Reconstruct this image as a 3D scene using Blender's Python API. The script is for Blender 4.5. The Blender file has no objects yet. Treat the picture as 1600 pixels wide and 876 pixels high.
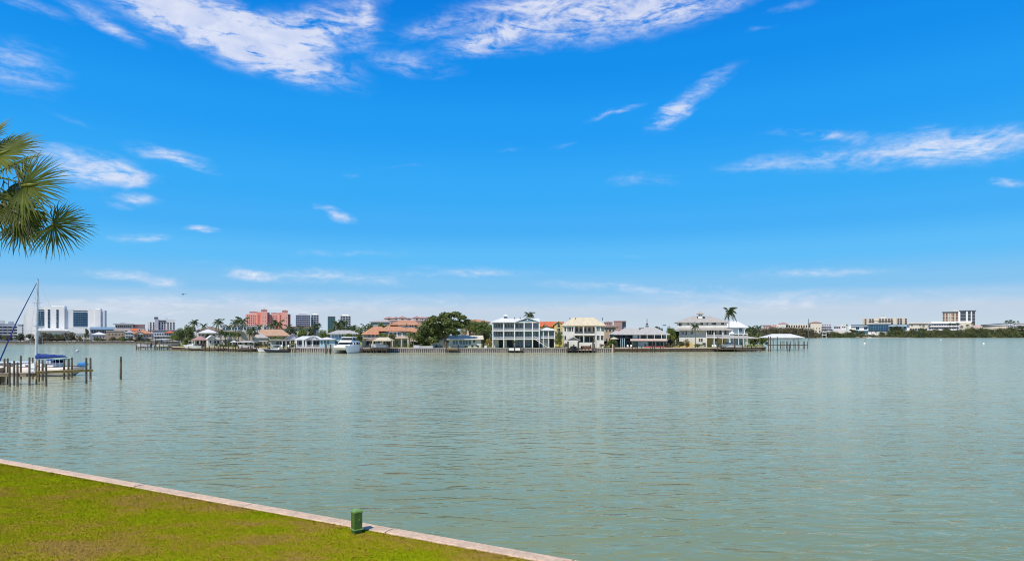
import bpy, math, random
import numpy as np
from mathutils import Vector, Matrix, noise as mnoise
R = math.radians
rnd = random.Random(7)
SC = bpy.context.scene
COL = SC.collection

# ------------------------------------------------------------------ camera, light, sky, exposure
CAMZ, FPX, CX, HY = 7.0, 1000.0, 800.0, 522.5          # eye height (m), focal length / centre / horizon in photo pixels
cam = bpy.data.cameras.new('camera'); cam.lens = FPX / 1600 * 36; cam.sensor_width = 36
cam.shift_y = (HY - 438) / 1600; cam.clip_start = 0.1; cam.clip_end = 60000
camo = bpy.data.objects.new('camera', cam); COL.objects.link(camo)
camo.location = (0, 0, CAMZ); camo.rotation_euler = (R(90), 0, 0)
SC.camera = camo

SUN_EL, SUN_AZ = 53.0, -147.0                            # azimuth from +Y towards +X
sd = Vector((math.sin(R(SUN_AZ)) * math.cos(R(SUN_EL)), math.cos(R(SUN_AZ)) * math.cos(R(SUN_EL)), math.sin(R(SUN_EL))))
sun = bpy.data.lights.new('sun', 'SUN'); sun.energy = 4.9; sun.angle = R(0.55); sun.color = (1.0, 0.93, 0.82)
suno = bpy.data.objects.new('sun', sun); COL.objects.link(suno)
suno.rotation_euler = sd.to_track_quat('Z', 'Y').to_euler(); suno.location = (0, 0, 60)

SC.view_settings.view_transform = 'Standard'; SC.view_settings.look = 'None'
SC.view_settings.exposure = 0.0; SC.view_settings.gamma = 1.0
SC.render.engine = 'CYCLES'; SC.cycles.pixel_filter_type = 'BLACKMAN_HARRIS'; SC.cycles.filter_width = 1.05

def az_el(px, py):
    a = math.atan((px - CX) / FPX)
    return a, math.atan2(HY - py, math.hypot(FPX, px - CX))

W = bpy.data.worlds.new('World'); SC.world = W; W.use_nodes = True
nt = W.node_tree; nt.nodes.clear()
def N(t, tree=None, **kw):
    n = (tree or nt).nodes.new(t)
    for k, v in kw.items(): setattr(n, k, v)
    return n
L = nt.links.new
def M_(op, a, b=None, c=None, clamp=False):
    n = N('ShaderNodeMath', operation=op, use_clamp=clamp)
    for i, v in enumerate((a, b, c)):
        if v is None: continue
        if isinstance(v, (int, float)): n.inputs[i].default_value = v
        else: L(v, n.inputs[i])
    return n.outputs[0]
sky = N('ShaderNodeTexSky', sky_type='NISHITA', sun_disc=False)
sky.sun_elevation = R(SUN_EL); sky.sun_rotation = R(SUN_AZ)
sky.air_density = 1.0; sky.dust_density = 0.6; sky.ozone_density = 1.6
tc = N('ShaderNodeTexCoord'); sep = N('ShaderNodeSeparateXYZ'); L(tc.outputs['Generated'], sep.inputs[0])
el = M_('ARCSINE', sep.outputs[2]); az = M_('ARCTAN2', sep.outputs[0], sep.outputs[1])
# sky colour by height, the same all round; unseen zenith muted for less blue fill
tint = N('ShaderNodeValToRGB'); cr = tint.color_ramp; cr.interpolation = 'EASE'
L(M_('DIVIDE', el, R(40), clamp=True), tint.inputs[0])
TINT = [(0.0, (.58, .69, .79)), (0.052, (.53, .65, .79)), (0.078, (.36, .60, .85)), (0.10, (.23, .55, .88)), (0.168, (.11, .51, .95)), (0.235, (.055, .43, .94)),
        (0.31, (.034, .405, .94)), (0.45, (.012, .335, .92)), (0.57, (.003, .275, .86)), (0.69, (.000, .215, .78)), (1.0, (.02, .17, .54))]
while len(cr.elements) < len(TINT): cr.elements.new(0.5)
for e, (p, c) in zip(cr.elements, TINT): e.position = p; e.color = (*c, 1)
mixs = N('ShaderNodeMix', data_type='RGBA', blend_type='MIX'); mixs.inputs[0].default_value = 0.965
sc10 = N('ShaderNodeVectorMath', operation='SCALE'); sc10.inputs['Scale'].default_value = 10.0
L(tint.outputs[0], sc10.inputs[0]); L(sky.outputs[0], mixs.inputs[6]); L(sc10.outputs[0], mixs.inputs[7])
# cirrus: soft ellipses in the direction of each cloud, torn up by stretched noise
comb = N('ShaderNodeCombineXYZ'); L(az, comb.inputs[0]); L(el, comb.inputs[1])
def noise_at(scale, detail, rough, sx=1.0, sy=1.0, rot=0.0, dist=0.0, off=0.0):
    mp = N('ShaderNodeMapping'); mp.inputs['Scale'].default_value = (sx, sy, 1); mp.inputs['Rotation'].default_value = (0, 0, R(rot))
    mp.inputs['Location'].default_value = (off, off * .7, off)
    L(comb.outputs[0], mp.inputs[0])
    n = N('ShaderNodeTexNoise'); n.inputs['Scale'].default_value = scale; n.inputs['Detail'].default_value = detail
    n.inputs['Roughness'].default_value = rough; n.inputs['Distortion'].default_value = dist
    L(mp.outputs[0], n.inputs['Vector']); return n
warp = noise_at(9, 4, .6, 1, 1.6)
wv = N('ShaderNodeVectorMath', operation='MULTIPLY_ADD'); L(warp.outputs['Color'], wv.inputs[0])
wv.inputs[1].default_value = (.075, .03, 0); 
wo = N('ShaderNodeVectorMath', operation='SUBTRACT'); L(comb.outputs[0], wo.inputs[0]); wo.inputs[1].default_value = (.0375, .015, 0)
L(wo.outputs[0], wv.inputs[2])
f1 = noise_at(13, 9, .60, 1, 3.4, -9, 1.1); f2 = noise_at(70, 6, .62, 1, 2.6, 12, .3, 3.1)
fb = M_('ADD', M_('MULTIPLY', f1.outputs[0], .72), M_('MULTIPLY', f2.outputs[0], .28))
# px, py, half-width, half-height, tilt (deg, + = rising to the right), density
CL = [(330,45,215,42,-16,1.15),(440,82,150,34,-14,1.2),(300,20,160,20,-8,.8),(380,60,150,40,-14,.8),(490,50,120,34,10,.9),(250,30,150,18,-12,.9),(160,30,90,14,-20,.95),(500,50,90,30,20,.8),(575,22,60,26,60,.85),
      (30,5,110,12,-3,.8),(640,100,88,17,-4,.95),(660,50,70,13,15,.55),(775,60,105,15,14,1.0),(900,34,270,36,3,1.35),(1050,14,160,16,-1,1.0),(860,8,120,12,0,.9),(1240,12,42,6,4,.6),(1190,45,30,4,0,.35),
      (30,105,90,40,-8,.9),(230,20,60,8,-30,.6),
      (130,252,160,24,-4,1.0),(150,274,110,18,6,1.1),(270,240,84,14,-6,1.05),(300,250,65,7,-20,.7),(205,310,54,12,4,1.0),(215,284,28,9,20,.75),
      (228,370,52,9,2,.95),(320,358,28,5,0,1.3),(525,332,40,9,-20,1.15),(1080,155,84,17,32,1.0),(1045,180,46,14,15,.66),(955,175,52,6,12,.85),
      (1420,238,260,26,-2,1.0),(1540,235,130,26,3,.5),(1480,225,180,16,2,.4),(1300,212,110,9,-10,.9),(1440,205,30,10,-20,.4),(1180,258,90,11,-4,.6),(1000,280,75,12,-5,.5),(1575,284,44,7,-10,1.0),
      (800,238,30,5,6,.33),(550,272,22,5,0,.4),(880,228,30,5,12,.3),(120,188,60,6,-15,.28),(640,258,60,4,6,.25),
      (185,428,90,9,-1,.95),(262,442,45,9,-3,1.0),(390,426,60,11,-2,1.15),(520,434,170,13,-1,.85),(740,426,140,10,0,.75),(540,398,120,8,2,.5),(1260,428,160,9,0,.7),(980,448,180,10,-3,.7),(320,410,60,5,0,.35),(1100,460,300,12,-1,.3),
      (500,474,480,20,0,.75),(1200,474,480,16,1,.7),(200,482,300,18,0,.6),(820,380,20,3,0,.3),(980,398,60,4,0,.25)]
tot = None
for (px, py, rx, ry, ang, st) in CL:
    a, e = az_el(px, py)
    ka = math.cos(a); sx = rx / FPX * ka * ka * 1.15; sy = ry / FPX * ka * 1.3
    mp = N('ShaderNodeMapping', vector_type='TEXTURE'); L(wv.outputs[0], mp.inputs[0])
    mp.inputs['Location'].default_value = (a, e, 0); mp.inputs['Rotation'].default_value = (0, 0, R(ang)); mp.inputs['Scale'].default_value = (sx, sy, 1)
    ln = N('ShaderNodeVectorMath', operation='LENGTH'); L(mp.outputs[0], ln.inputs[0])
    o = M_('MULTIPLY', M_('SUBTRACT', 1.0, ln.outputs['Value'], clamp=True), st)
    tot = o if tot is None else M_('ADD', tot, o)
# cirrus added out of view, overhead and behind the camera, for neutral fill light
wide = noise_at(1.6, 4, .55, 1, 3.0, 5, .3, 9.0)
back = N('ShaderNodeMapRange', interpolation_type='SMOOTHSTEP'); L(M_('ABSOLUTE', az), back.inputs[0])
back.inputs[1].default_value = R(43); back.inputs[2].default_value = R(65)
topm = N('ShaderNodeMapRange', interpolation_type='SMOOTHSTEP'); L(el, topm.inputs[0]); topm.inputs[1].default_value = R(27); topm.inputs[2].default_value = R(40)
bk = M_('MULTIPLY', M_('SUBTRACT', wide.outputs[0], .47, clamp=True), M_('MULTIPLY', M_('MAXIMUM', back.outputs[0], topm.outputs[0]), 6.0))
tot = M_('ADD', tot, bk)
dens = M_('MULTIPLY', tot, M_('MULTIPLY_ADD', M_('SUBTRACT', fb, .33, clamp=True), 4.6, .0))
ds = N('ShaderNodeMapRange', interpolation_type='SMOOTHSTEP'); L(dens, ds.inputs[0]); ds.inputs[1].default_value = 0.02; ds.inputs[2].default_value = 1.55
mixc = N('ShaderNodeMix', data_type='RGBA'); L(M_('MULTIPLY', ds.outputs[0], .78), mixc.inputs[0]); L(mixs.outputs[2], mixc.inputs[6])
cc = N('ShaderNodeMix', data_type='RGBA'); cc.inputs[6].default_value = (7.0, 7.4, 9.0, 1); cc.inputs[7].default_value = (9.0, 9.0, 9.6, 1)
cm = N('ShaderNodeMapRange'); L(noise_at(22, 6, .6, 1, 2.0, -10, .5, 5.0).outputs[0], cm.inputs[0]); cm.inputs[1].default_value = .35; cm.inputs[2].default_value = .62; L(cm.outputs[0], cc.inputs[0]); L(cc.outputs[2], mixc.inputs[7])
bg = N('ShaderNodeBackground'); bg.inputs[1].default_value = 0.1; L(mixc.outputs[2], bg.inputs[0])
out = N('ShaderNodeOutputWorld'); L(bg.outputs[0], out.inputs[0])

# ------------------------------------------------------------------ materials
MATS = {}
def mat(name, c, rough=.7, c2=None, scale=2.0, bump=0.0, metal=0.0, detail=4, spec=.4, island=0.0, bscale=None, stretch=(1, 1, 1), coord='Object', trans=0.0, amt=None):
    if name in MATS: return MATS[name]
    m = bpy.data.materials.new(name); m.use_nodes = True; t = m.node_tree; p = t.nodes['Principled BSDF']
    p.inputs['Roughness'].default_value = rough; p.inputs['Metallic'].default_value = metal
    p.inputs['Specular IOR Level'].default_value = spec
    if c2 is None: c2 = tuple(v * .82 for v in c)
    tcn = N('ShaderNodeTexCoord', t); mp = N('ShaderNodeMapping', t); mp.inputs['Scale'].default_value = stretch
    t.links.new(tcn.outputs[coord], mp.inputs[0])
    n = N('ShaderNodeTexNoise', t); n.inputs['Scale'].default_value = scale; n.inputs['Detail'].default_value = detail; n.inputs['Roughness'].default_value = .6
    t.links.new(mp.outputs[0], n.inputs['Vector'])
    rp = N('ShaderNodeValToRGB', t); rp.color_ramp.elements[0].position = .36; rp.color_ramp.elements[1].position = .64
    rp.color_ramp.elements[0].color = (*c2, 1); rp.color_ramp.elements[1].color = (*c, 1)
    t.links.new(n.outputs[0], rp.inputs[0]); last = rp.outputs[0]
    if island:
        g = N('ShaderNodeNewGeometry', t); mr = N('ShaderNodeMapRange', t); mr.inputs[3].default_value = 1 - island; mr.inputs[4].default_value = 1 + island
        t.links.new(g.outputs['Random Per Island'], mr.inputs[0])
        vm = N('ShaderNodeVectorMath', t, operation='SCALE'); t.links.new(last, vm.inputs[0]); t.links.new(mr.outputs[0], vm.inputs['Scale']); last = vm.outputs[0]
    t.links.new(last, p.inputs['Base Color'])
    if bump:
        n2 = N('ShaderNodeTexNoise', t); n2.inputs['Scale'].default_value = bscale or scale * 4; n2.inputs['Detail'].default_value = 5
        t.links.new(mp.outputs[0], n2.inputs['Vector'])
        b = N('ShaderNodeBump', t); b.inputs['Strength'].default_value = min(1, bump); b.inputs['Distance'].default_value = .05
        t.links.new(n2.outputs[0], b.inputs['Height']); t.links.new(b.outputs[0], p.inputs['Normal'])
    if trans:
        tr = N('ShaderNodeBsdfTranslucent', t); t.links.new(last, tr.inputs[0]); mx = N('ShaderNodeMixShader', t); mx.inputs[0].default_value = trans
        t.links.new(p.outputs[0], mx.inputs[1]); t.links.new(tr.outputs[0], mx.inputs[2]); t.links.new(mx.outputs[0], t.nodes['Material Output'].inputs[0])
    MATS[name] = m; return m
def roofmat(name, c, c2, period=.35, rough=.8, axis='Z'):
    """tile or standing-seam roof: fine courses as relief, patchy weathering as colour"""
    m = mat(name, c, rough, c2, scale=.9, detail=6); t = m.node_tree; p = t.nodes['Principled BSDF']
    tcn = N('ShaderNodeTexCoord', t); w = N('ShaderNodeTexWave', t, bands_direction=axis); w.inputs['Scale'].default_value = .314 / period
    w.inputs['Distortion'].default_value = .4; t.links.new(tcn.outputs['Object'], w.inputs[0])
    b = N('ShaderNodeBump', t); b.inputs['Strength'].default_value = .5; b.inputs['Distance'].default_value = .06
    t.links.new(w.outputs[1], b.inputs['Height']); t.links.new(b.outputs[0], p.inputs['Normal']); return m
WHITE = mat('white_paint', (.72, .71, .68), .5, (.62, .62, .60), .6)
WHITEW = mat('white_stucco', (.66, .63, .57), .8, (.56, .54, .49), .25, .2)
HOTELW = mat('hotel_white_panel', (.84, .82, .77), .7, (.78, .76, .72), .05)
HOTELG = mat('hotel_grey_panel', (.72, .72, .69), .7, (.66, .66, .64), .05)
CREAM = mat('cream_stucco', (.66, .60, .48), .8, (.57, .52, .41), .3)
BEIGE = mat('beige_stucco', (.60, .52, .42), .8, (.48, .42, .35), .3)
TAN = mat('tan_stucco', (.46, .34, .23), .85, (.37, .27, .19), .3)
YELLOW = mat('yellow_stucco', (.66, .48, .17), .8, (.55, .40, .15), .4)
PINK = mat('pink_stucco', (.82, .42, .34), .8, (.75, .37, .30), .04)
PINKD = mat('coral_stucco', (.74, .29, .22), .8, (.66, .25, .19), .04)
PALEPINK = mat('pale_pink_stucco', (.66, .50, .43), .8, (.56, .42, .37), .1)
ROSE = mat('weathered_rose_stucco', (.50, .33, .29), .8, (.40, .27, .24), .1)
BLUEG = mat('slate_blue_siding', (.13, .21, .25), .7, (.10, .17, .21), .5)
LTBLUE = mat('pale_blue_siding', (.42, .56, .66), .7, (.36, .50, .60), .5)
GREYW = mat('grey_concrete', (.34, .36, .40), .8, (.27, .29, .33), .2)
LGREY = mat('light_grey_stucco', (.52, .52, .55), .8, (.44, .44, .47), .2)
DGREY = mat('dark_grey_trim', (.09, .095, .10), .6)
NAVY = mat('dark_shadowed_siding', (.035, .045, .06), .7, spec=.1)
TEAL = mat('teal_siding', (.12, .26, .29), .7)
GLASS = mat('window_glass', (.020, .026, .034), .12, spec=.35, scale=.4)
GLASSB = mat('blue_curtain_glass', (.020, .085, .16), .2, (.012, .055, .11), .08, spec=.3)
GLASST = mat('teal_curtain_glass', (.06, .16, .17), .18, (.04, .12, .13), .08, spec=.4)
GLASSP = mat('pale_violet_glass', (.12, .16, .30), .2, (.08, .11, .22), .1, spec=.7)
MULL = mat('mullion_metal', (.22, .32, .38), .4)
RWHITE = roofmat('white_metal_roof', (.70, .69, .67), (.60, .60, .60), .5, .45, 'X')
RGREY = roofmat('grey_shingle_roof', (.40, .375, .335), (.31, .29, .265))
RLGREY = roofmat('pale_grey_metal_roof', (.46, .43, .39), (.37, .35, .32), .5, .5, 'X')
RORANGE = roofmat('orange_tile_roof', (.52, .25, .135), (.37, .18, .10))
RRED = roofmat('red_tile_roof', (.60, .15, .05), (.42, .11, .045))
RPINK = roofmat('faded_pink_tile_roof', (.42, .24, .20), (.33, .19, .17))
RTAN = roofmat('tan_tile_roof', (.50, .31, .20), (.38, .24, .155))
RSAND = roofmat('sand_barrel_tile_roof', (.62, .52, .33), (.47, .42, .33))
RBROWN = roofmat('brown_shingle_roof', (.25, .18, .14), (.18, .13, .11))
RBLUE = roofmat('blue_metal_roof', (.17, .27, .36), (.13, .22, .30), .5)
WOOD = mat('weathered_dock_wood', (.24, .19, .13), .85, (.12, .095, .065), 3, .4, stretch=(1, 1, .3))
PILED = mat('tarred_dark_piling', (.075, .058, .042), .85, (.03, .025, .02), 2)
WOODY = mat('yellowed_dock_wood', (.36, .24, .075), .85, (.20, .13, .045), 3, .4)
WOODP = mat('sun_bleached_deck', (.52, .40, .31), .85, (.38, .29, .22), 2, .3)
WOODR = mat('red_brown_wood', (.16, .065, .035), .8, (.10, .04, .025), 3)
PILE = mat('dark_wet_piling', (.15, .115, .075), .8, (.055, .045, .032), 2.2, .5, stretch=(1, 1, .4))
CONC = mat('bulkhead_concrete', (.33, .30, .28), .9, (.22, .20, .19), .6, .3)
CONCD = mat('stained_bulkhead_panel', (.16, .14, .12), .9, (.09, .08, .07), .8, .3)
SANDP = mat('terracotta_patio', (.56, .38, .26), .9, (.46, .32, .24), .4)
HULLW = mat('white_gelcoat', (.80, .80, .79), .25, (.74, .74, .73), 1, spec=.5)
HULLD = mat('dark_hull_paint', (.02, .025, .04), .3)
CANVAS = mat('blue_canvas', (.01, .045, .22), .8, (.008, .03, .16), 2, .4)
CANVASL = mat('light_blue_cover', (.05, .25, .55), .8, (.03, .18, .45), 2, .4)
ALU = mat('mast_aluminium', (.62, .64, .66), .35, metal=.4)
BLACK = mat('black_rubber', (.015, .015, .018), .6)
RED = mat('faded_red_fabric', (.45, .09, .08), .8)
BARK = mat('tree_bark', (.16, .13, .10), .9, (.08, .065, .05), 3, .6)
PBARK = mat('palm_bark', (.19, .155, .12), .9, (.11, .09, .07), 3, .6, stretch=(1, 1, 3))
LEAF = mat('oak_foliage', (.17, .205, .052), .6, (.080, .110, .032), .35, island=.45, trans=.25)
LEAFY = mat('yellow_green_foliage', (.17, .21, .035), .55, (.09, .14, .03), .5, island=.4, trans=.25)
LEAFD = mat('dark_foliage', (.070, .095, .032), .6, (.035, .055, .022), .3, island=.4, trans=.2)
LEAFM = mat('mangrove_foliage', (.13, .145, .045), .65, (.058, .080, .032), .03, island=.5, trans=.2)
LEAFB = mat('brown_green_foliage', (.15, .125, .065), .7, (.085, .085, .045), .2, island=.35, trans=.2)
LEAFO = mat('golden_croton_foliage', (.34, .24, .04), .6, (.18, .16, .04), .8, island=.4, trans=.25)
PALML = mat('palm_frond_green', (.085, .12, .030), .5, (.05, .08, .022), .8, island=.2, trans=.25)
PALMD = mat('dead_palm_frond', (.24, .17, .08), .7, (.15, .10, .05), 1)
FANL = mat('fan_palm_green', (.185, .215, .030), .5, (.095, .125, .020), 2.2, island=.32, trans=.32, spec=.35)
FANY = mat('fan_palm_hub', (.24, .27, .04), .45, (.15, .19, .03), 3, island=.1, trans=.35)
FIBRE = mat('dry_palm_fibre', (.20, .17, .09), .8, (.11, .09, .05), 4)
PEDG = mat('green_enamel', (.070, .150, .022), .45, (.045, .100, .018), 9, .15, spec=.5)
PEDC = mat('green_enamel_lid', (.17, .30, .09), .35, (.13, .24, .07), 8)

# ------------------------------------------------------------------ mesh building
class MB:
    def __init__(s): s.v = []; s.f = []; s.m = []; s.smooth = False
    def add(s, vs, fs, mi=0):
        o = len(s.v); s.v += [tuple(v) for v in vs]; s.f += [tuple(i + o for i in f) for f in fs]; s.m += [mi] * len(fs)
    def box(s, x0, x1, y0, y1, z0, z1, mi=0):
        s.add([(x0,y0,z0),(x1,y0,z0),(x1,y1,z0),(x0,y1,z0),(x0,y0,z1),(x1,y0,z1),(x1,y1,z1),(x0,y1,z1)],
              [(0,3,2,1),(4,5,6,7),(0,1,5,4),(1,2,6,5),(2,3,7,6),(3,0,4,7)], mi)
    def tube(s, pts, rads, n=8, mi=0, cap=True):
        pts = [Vector(p) for p in pts]; rings = []; o = len(s.v)
        for i, p in enumerate(pts):
            t = (pts[min(i+1, len(pts)-1)] - pts[max(i-1, 0)]).normalized()
            a = t.cross(Vector((0, 1, 0)) if abs(t.y) < .9 else Vector((1, 0, 0))).normalized(); b = t.cross(a)
            r = rads[i] if isinstance(rads, (list, tuple)) else rads
            for k in range(n):
                q = 2 * math.pi * k / n; s.v.append(tuple(p + a * (r * math.cos(q)) + b * (r * math.sin(q))))
        for i in range(len(pts) - 1):
            for k in range(n):
                k2 = (k + 1) % n; s.f.append((o+i*n+k, o+i*n+k2, o+(i+1)*n+k2, o+(i+1)*n+k)); s.m.append(mi)
        if cap:
            s.f.append(tuple(o + k for k in range(n))[::-1]); s.m.append(mi)
            s.f.append(tuple(o + (len(pts)-1)*n + k for k in range(n))); s.m.append(mi)
    def prism(s, poly, z0, z1, mi=0):
        n = len(poly); vs = [(x, y, z0) for x, y in poly] + [(x, y, z1) for x, y in poly]
        fs = [tuple(range(n))[::-1], tuple(range(n, 2*n))] + [(i, (i+1) % n, n + (i+1) % n, n + i) for i in range(n)]
        s.add(vs, fs, mi)
    def uprism(s, poly, y0, y1, mi=0):
        """outline in x,z extruded along y"""
        n = len(poly); vs = [(x, y0, z) for x, z in poly] + [(x, y1, z) for x, z in poly]
        fs = [tuple(range(n)), tuple(range(n, 2*n))[::-1]] + [(i, n + i, n + (i+1) % n, (i+1) % n) for i in range(n)]
        s.add(vs, fs, mi)
    def hip(s, x0, x1, y0, y1, ze, zr, ra=None, rb=None, th=.25, mi=0):
        ym = (y0 + y1) / 2; run = min((y1 - y0) / 2, (x1 - x0) / 2)
        ra = x0 + run if ra is None else ra; rb = x1 - run if rb is None else rb
        if rb - ra < .05: ra = rb = (ra + rb) / 2; rb += .04
        v = [(x0,y0,ze),(x1,y0,ze),(x1,y1,ze),(x0,y1,ze),(x0,y0,ze-th),(x1,y0,ze-th),(x1,y1,ze-th),(x0,y1,ze-th),(ra,ym,zr),(rb,ym,zr)]
        s.add(v, [(0,1,9,8),(2,3,8,9),(1,2,9),(3,0,8),(0,4,5,1),(1,5,6,2),(2,6,7,3),(3,7,4,0),(7,6,5,4)], mi)
    def gable(s, x0, x1, y0, y1, ze, zr, axis='u', th=.22, mi=0, apex=None):
        """pitched roof, ridge along x (u) or along y (v)"""
        if axis == 'u':
            ym = (y0 + y1) / 2; prof = [(y0, ze-th), (y0, ze), (ym, zr), (y1, ze), (y1, ze-th), (ym, zr-th*1.1)]
            n = 6; vs = [(x0, a, b) for a, b in prof] + [(x1, a, b) for a, b in prof]
        else:
            xm = (x0 + x1) / 2 if apex is None else apex; prof = [(x0, ze-th), (x0, ze), (xm, zr), (x1, ze), (x1, ze-th), (xm, zr-th*1.1)]
            n = 6; vs = [(a, y0, b) for a, b in prof] + [(a, y1, b) for a, b in prof]
        s.add(vs, [(0,1,2,5),(5,2,3,4),(6,11,8,7),(11,10,9,8)] + [(i, (i+1) % n, n + (i+1) % n, n + i) for i in range(n)], mi)
    def loft(s, secs, mi=0, capa=True, capb=True, closed=True):
        o = len(s.v); n = len(secs[0])
        for sec in secs: s.v += [tuple(p) for p in sec]
        for i in range(len(secs)-1):
            for k in range(n if closed else n-1):
                k2 = (k+1) % n; s.f.append((o+i*n+k, o+i*n+k2, o+(i+1)*n+k2, o+(i+1)*n+k)); s.m.append(mi)
        if capa: s.f.append(tuple(o+k for k in range(n))[::-1]); s.m.append(mi)
        if capb: s.f.append(tuple(o+(len(secs)-1)*n+k for k in range(n))); s.m.append(mi)
    def mesh(s, name, mats):
        me = bpy.data.meshes.new(name); me.from_pydata(s.v, [], s.f)
        for m in (mats if isinstance(mats, (list, tuple)) else [mats]): me.materials.append(m)
        me.polygons.foreach_set('material_index', s.m)
        if s.smooth: me.polygons.foreach_set('use_smooth', [True] * len(s.f))
        me.update(); return me
def link(name, me, parent=None, loc=(0,0,0), rot=(0,0,0), scale=(1,1,1)):
    o = bpy.data.objects.new(name, me); COL.objects.link(o); o.location = loc; o.rotation_euler = rot; o.scale = scale
    if parent is not None: o.parent = parent
    return o
def build(mb, name, mats, parent=None, loc=(0,0,0)): return link(name, mb.mesh(name, mats), parent, loc)
def tag(o, label, cat, group=None, kind=None):
    if label: o['label'] = label
    if cat: o['category'] = cat
    if group: o['group'] = group
    if kind: o['kind'] = kind
    return o
def P(px, d): return ((px - CX) * d / FPX, d)
def ZZ(py, d): return CAMZ - (py - HY) * d / FPX

# ------------------------------------------------------------------ a building or thing seen at photo column cx, d metres out, turned to the water
WINC = {}
def win_mesh(w, h, fm, gm, bars, arch=False):
    key = (round(w, 1), round(h, 1), fm.name, gm.name, bars, arch)
    if key in WINC: return WINC[key]
    w, h = max(.3, key[0]), max(.3, key[1]); t = min(.12, w * .06) if w < 3 else .12; b = MB()
    b.box(-w/2, w/2, -.03, .02, -h/2, h/2, 1)
    for a0, a1, c0, c1 in ((-w/2-t, -w/2, -h/2-t, h/2+t), (w/2, w/2+t, -h/2-t, h/2+t), (-w/2, w/2, h/2, h/2+t), (-w/2, w/2, -h/2-t, -h/2)):
        b.box(a0, a1, -.09, .02, c0, c1, 0)
    for i in range(bars):
        x = -w/2 + w * (i + 1) / (bars + 1); b.box(x - t*.35, x + t*.35, -.06, .0, -h/2, h/2, 0)
    if arch:
        pts = [(w/2*math.cos(q), h/2 + t + w/2*math.sin(q)) for q in [math.pi*i/6 for i in range(7)]]; b.uprism(pts, -.04, .02, 1)
    WINC[key] = b.mesh('window', [fm, gm]); return WINC[key]
class Bld:
    def __init__(s, name, label, cat, cx, d, yaw=0, gz=1.6, group=None):
        s.cx, s.d, s.gz = cx, d, gz; th = math.atan((cx - CX) / FPX); s.k = d * math.cos(th) / FPX
        s.root = link(name, None, None, (*P(cx, d), gz), (0, 0, -th + R(yaw))); tag(s.root, label, cat, group)
    def u(s, px): return (px - s.cx) * s.k
    def z(s, py): return s.gz * 0 + ZZ(py, s.d) - s.gz
    def zb(s, py): return 0.0 if py is None else s.z(py)
    def part(s, name, mb, mats, parent=None): return build(mb, name, mats, parent or s.root)
    def box(s, name, x0, x1, yt, yb, v0, v1, m, parent=None):
        b = MB(); b.box(s.u(x0), s.u(x1), v0, v1, s.zb(yb), s.z(yt)); return s.part(name, b, m, parent)
    def hip(s, x0, x1, ye, yr, v0, v1, m, ov=.5, ra=None, rb=None, name='roof', th=.25):
        b = MB(); b.hip(s.u(x0)-ov, s.u(x1)+ov, v0-ov, v1+ov, s.z(ye)+.004, s.z(yr), None if ra is None else s.u(ra), None if rb is None else s.u(rb), th); return s.part(name, b, m)
    def gab(s, x0, x1, ye, yr, v0, v1, m, axis='u', ov=.5, name='roof', wall=None, apex=None):
        b = MB(); b.gable(s.u(x0)-ov, s.u(x1)+ov, v0-ov, v1+ov, s.z(ye)+.02, s.z(yr), axis, apex=None if apex is None else s.u(apex)); r = s.part(name, b, m)
        if wall:
            g = MB(); ze, zr = s.z(ye) - .2, s.z(yr) - .34
            if axis == 'v': g.uprism([(s.u(x0), ze), (s.u(x1), ze), (s.u((x0+x1)/2 if apex is None else apex), zr)], v0+.01, v1-.01)
            else:
                vs = [(x, y, z) for x in (s.u(x0)+.01, s.u(x1)-.01) for y, z in ((v0, ze), (v1, ze), ((v0+v1)/2, zr))]
                g.add(vs, [(0,2,1),(3,4,5),(0,1,4,3),(1,2,5,4),(2,0,3,5)])
            s.part('gable_wall', g, wall)
        return r
    def win(s, xs, y, w, h, v=0, fm=None, gm=None, bars=1, name='window', arch=False):
        fm = fm or WHITE; gm = gm or GLASS
        me = win_mesh(w * s.k, h * s.d / FPX, fm, gm, bars, arch)
        for x in (xs if isinstance(xs, (list, tuple)) else [xs]): link(name, me, s.root, (s.u(x), v - .02, s.z(y)))
    def grid(s, x0, x1, nx, y0, y1, ny, w, h, v=0, **kw):
        for j in range(ny):
            s.win([x0 + (x1-x0)*(i+.5)/nx for i in range(nx)], y0 + (y1-y0)*(j+.5)/ny, w, h, v, **kw)
    def posts(s, xs, yt, yb, v, r=.12, m=None, name='post'):
        for x in xs:
            b = MB(); b.box(s.u(x)-r, s.u(x)+r, v-r, v+r, s.zb(yb), s.z(yt)); s.part(name, b, m or WHITE)
    def rail(s, x0, x1, yt, yb, v, m=None, sp=.35, name='railing'):
        b = MB(); z0, z1 = s.zb(yb), s.z(yt); a, c = s.u(x0), s.u(x1)
        b.box(a, c, v-.04, v+.04, z1-.09, z1); b.box(a, c, v-.03, v+.03, z0+.08, z0+.15)
        n = max(2, int((c - a) / sp))
        for i in range(n + 1):
            x = a + (c - a) * i / n; b.box(x-.03, x+.03, v-.025, v+.025, z0, z1-.09)
        o = s.part(name, b, m or WHITE); return o

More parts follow.
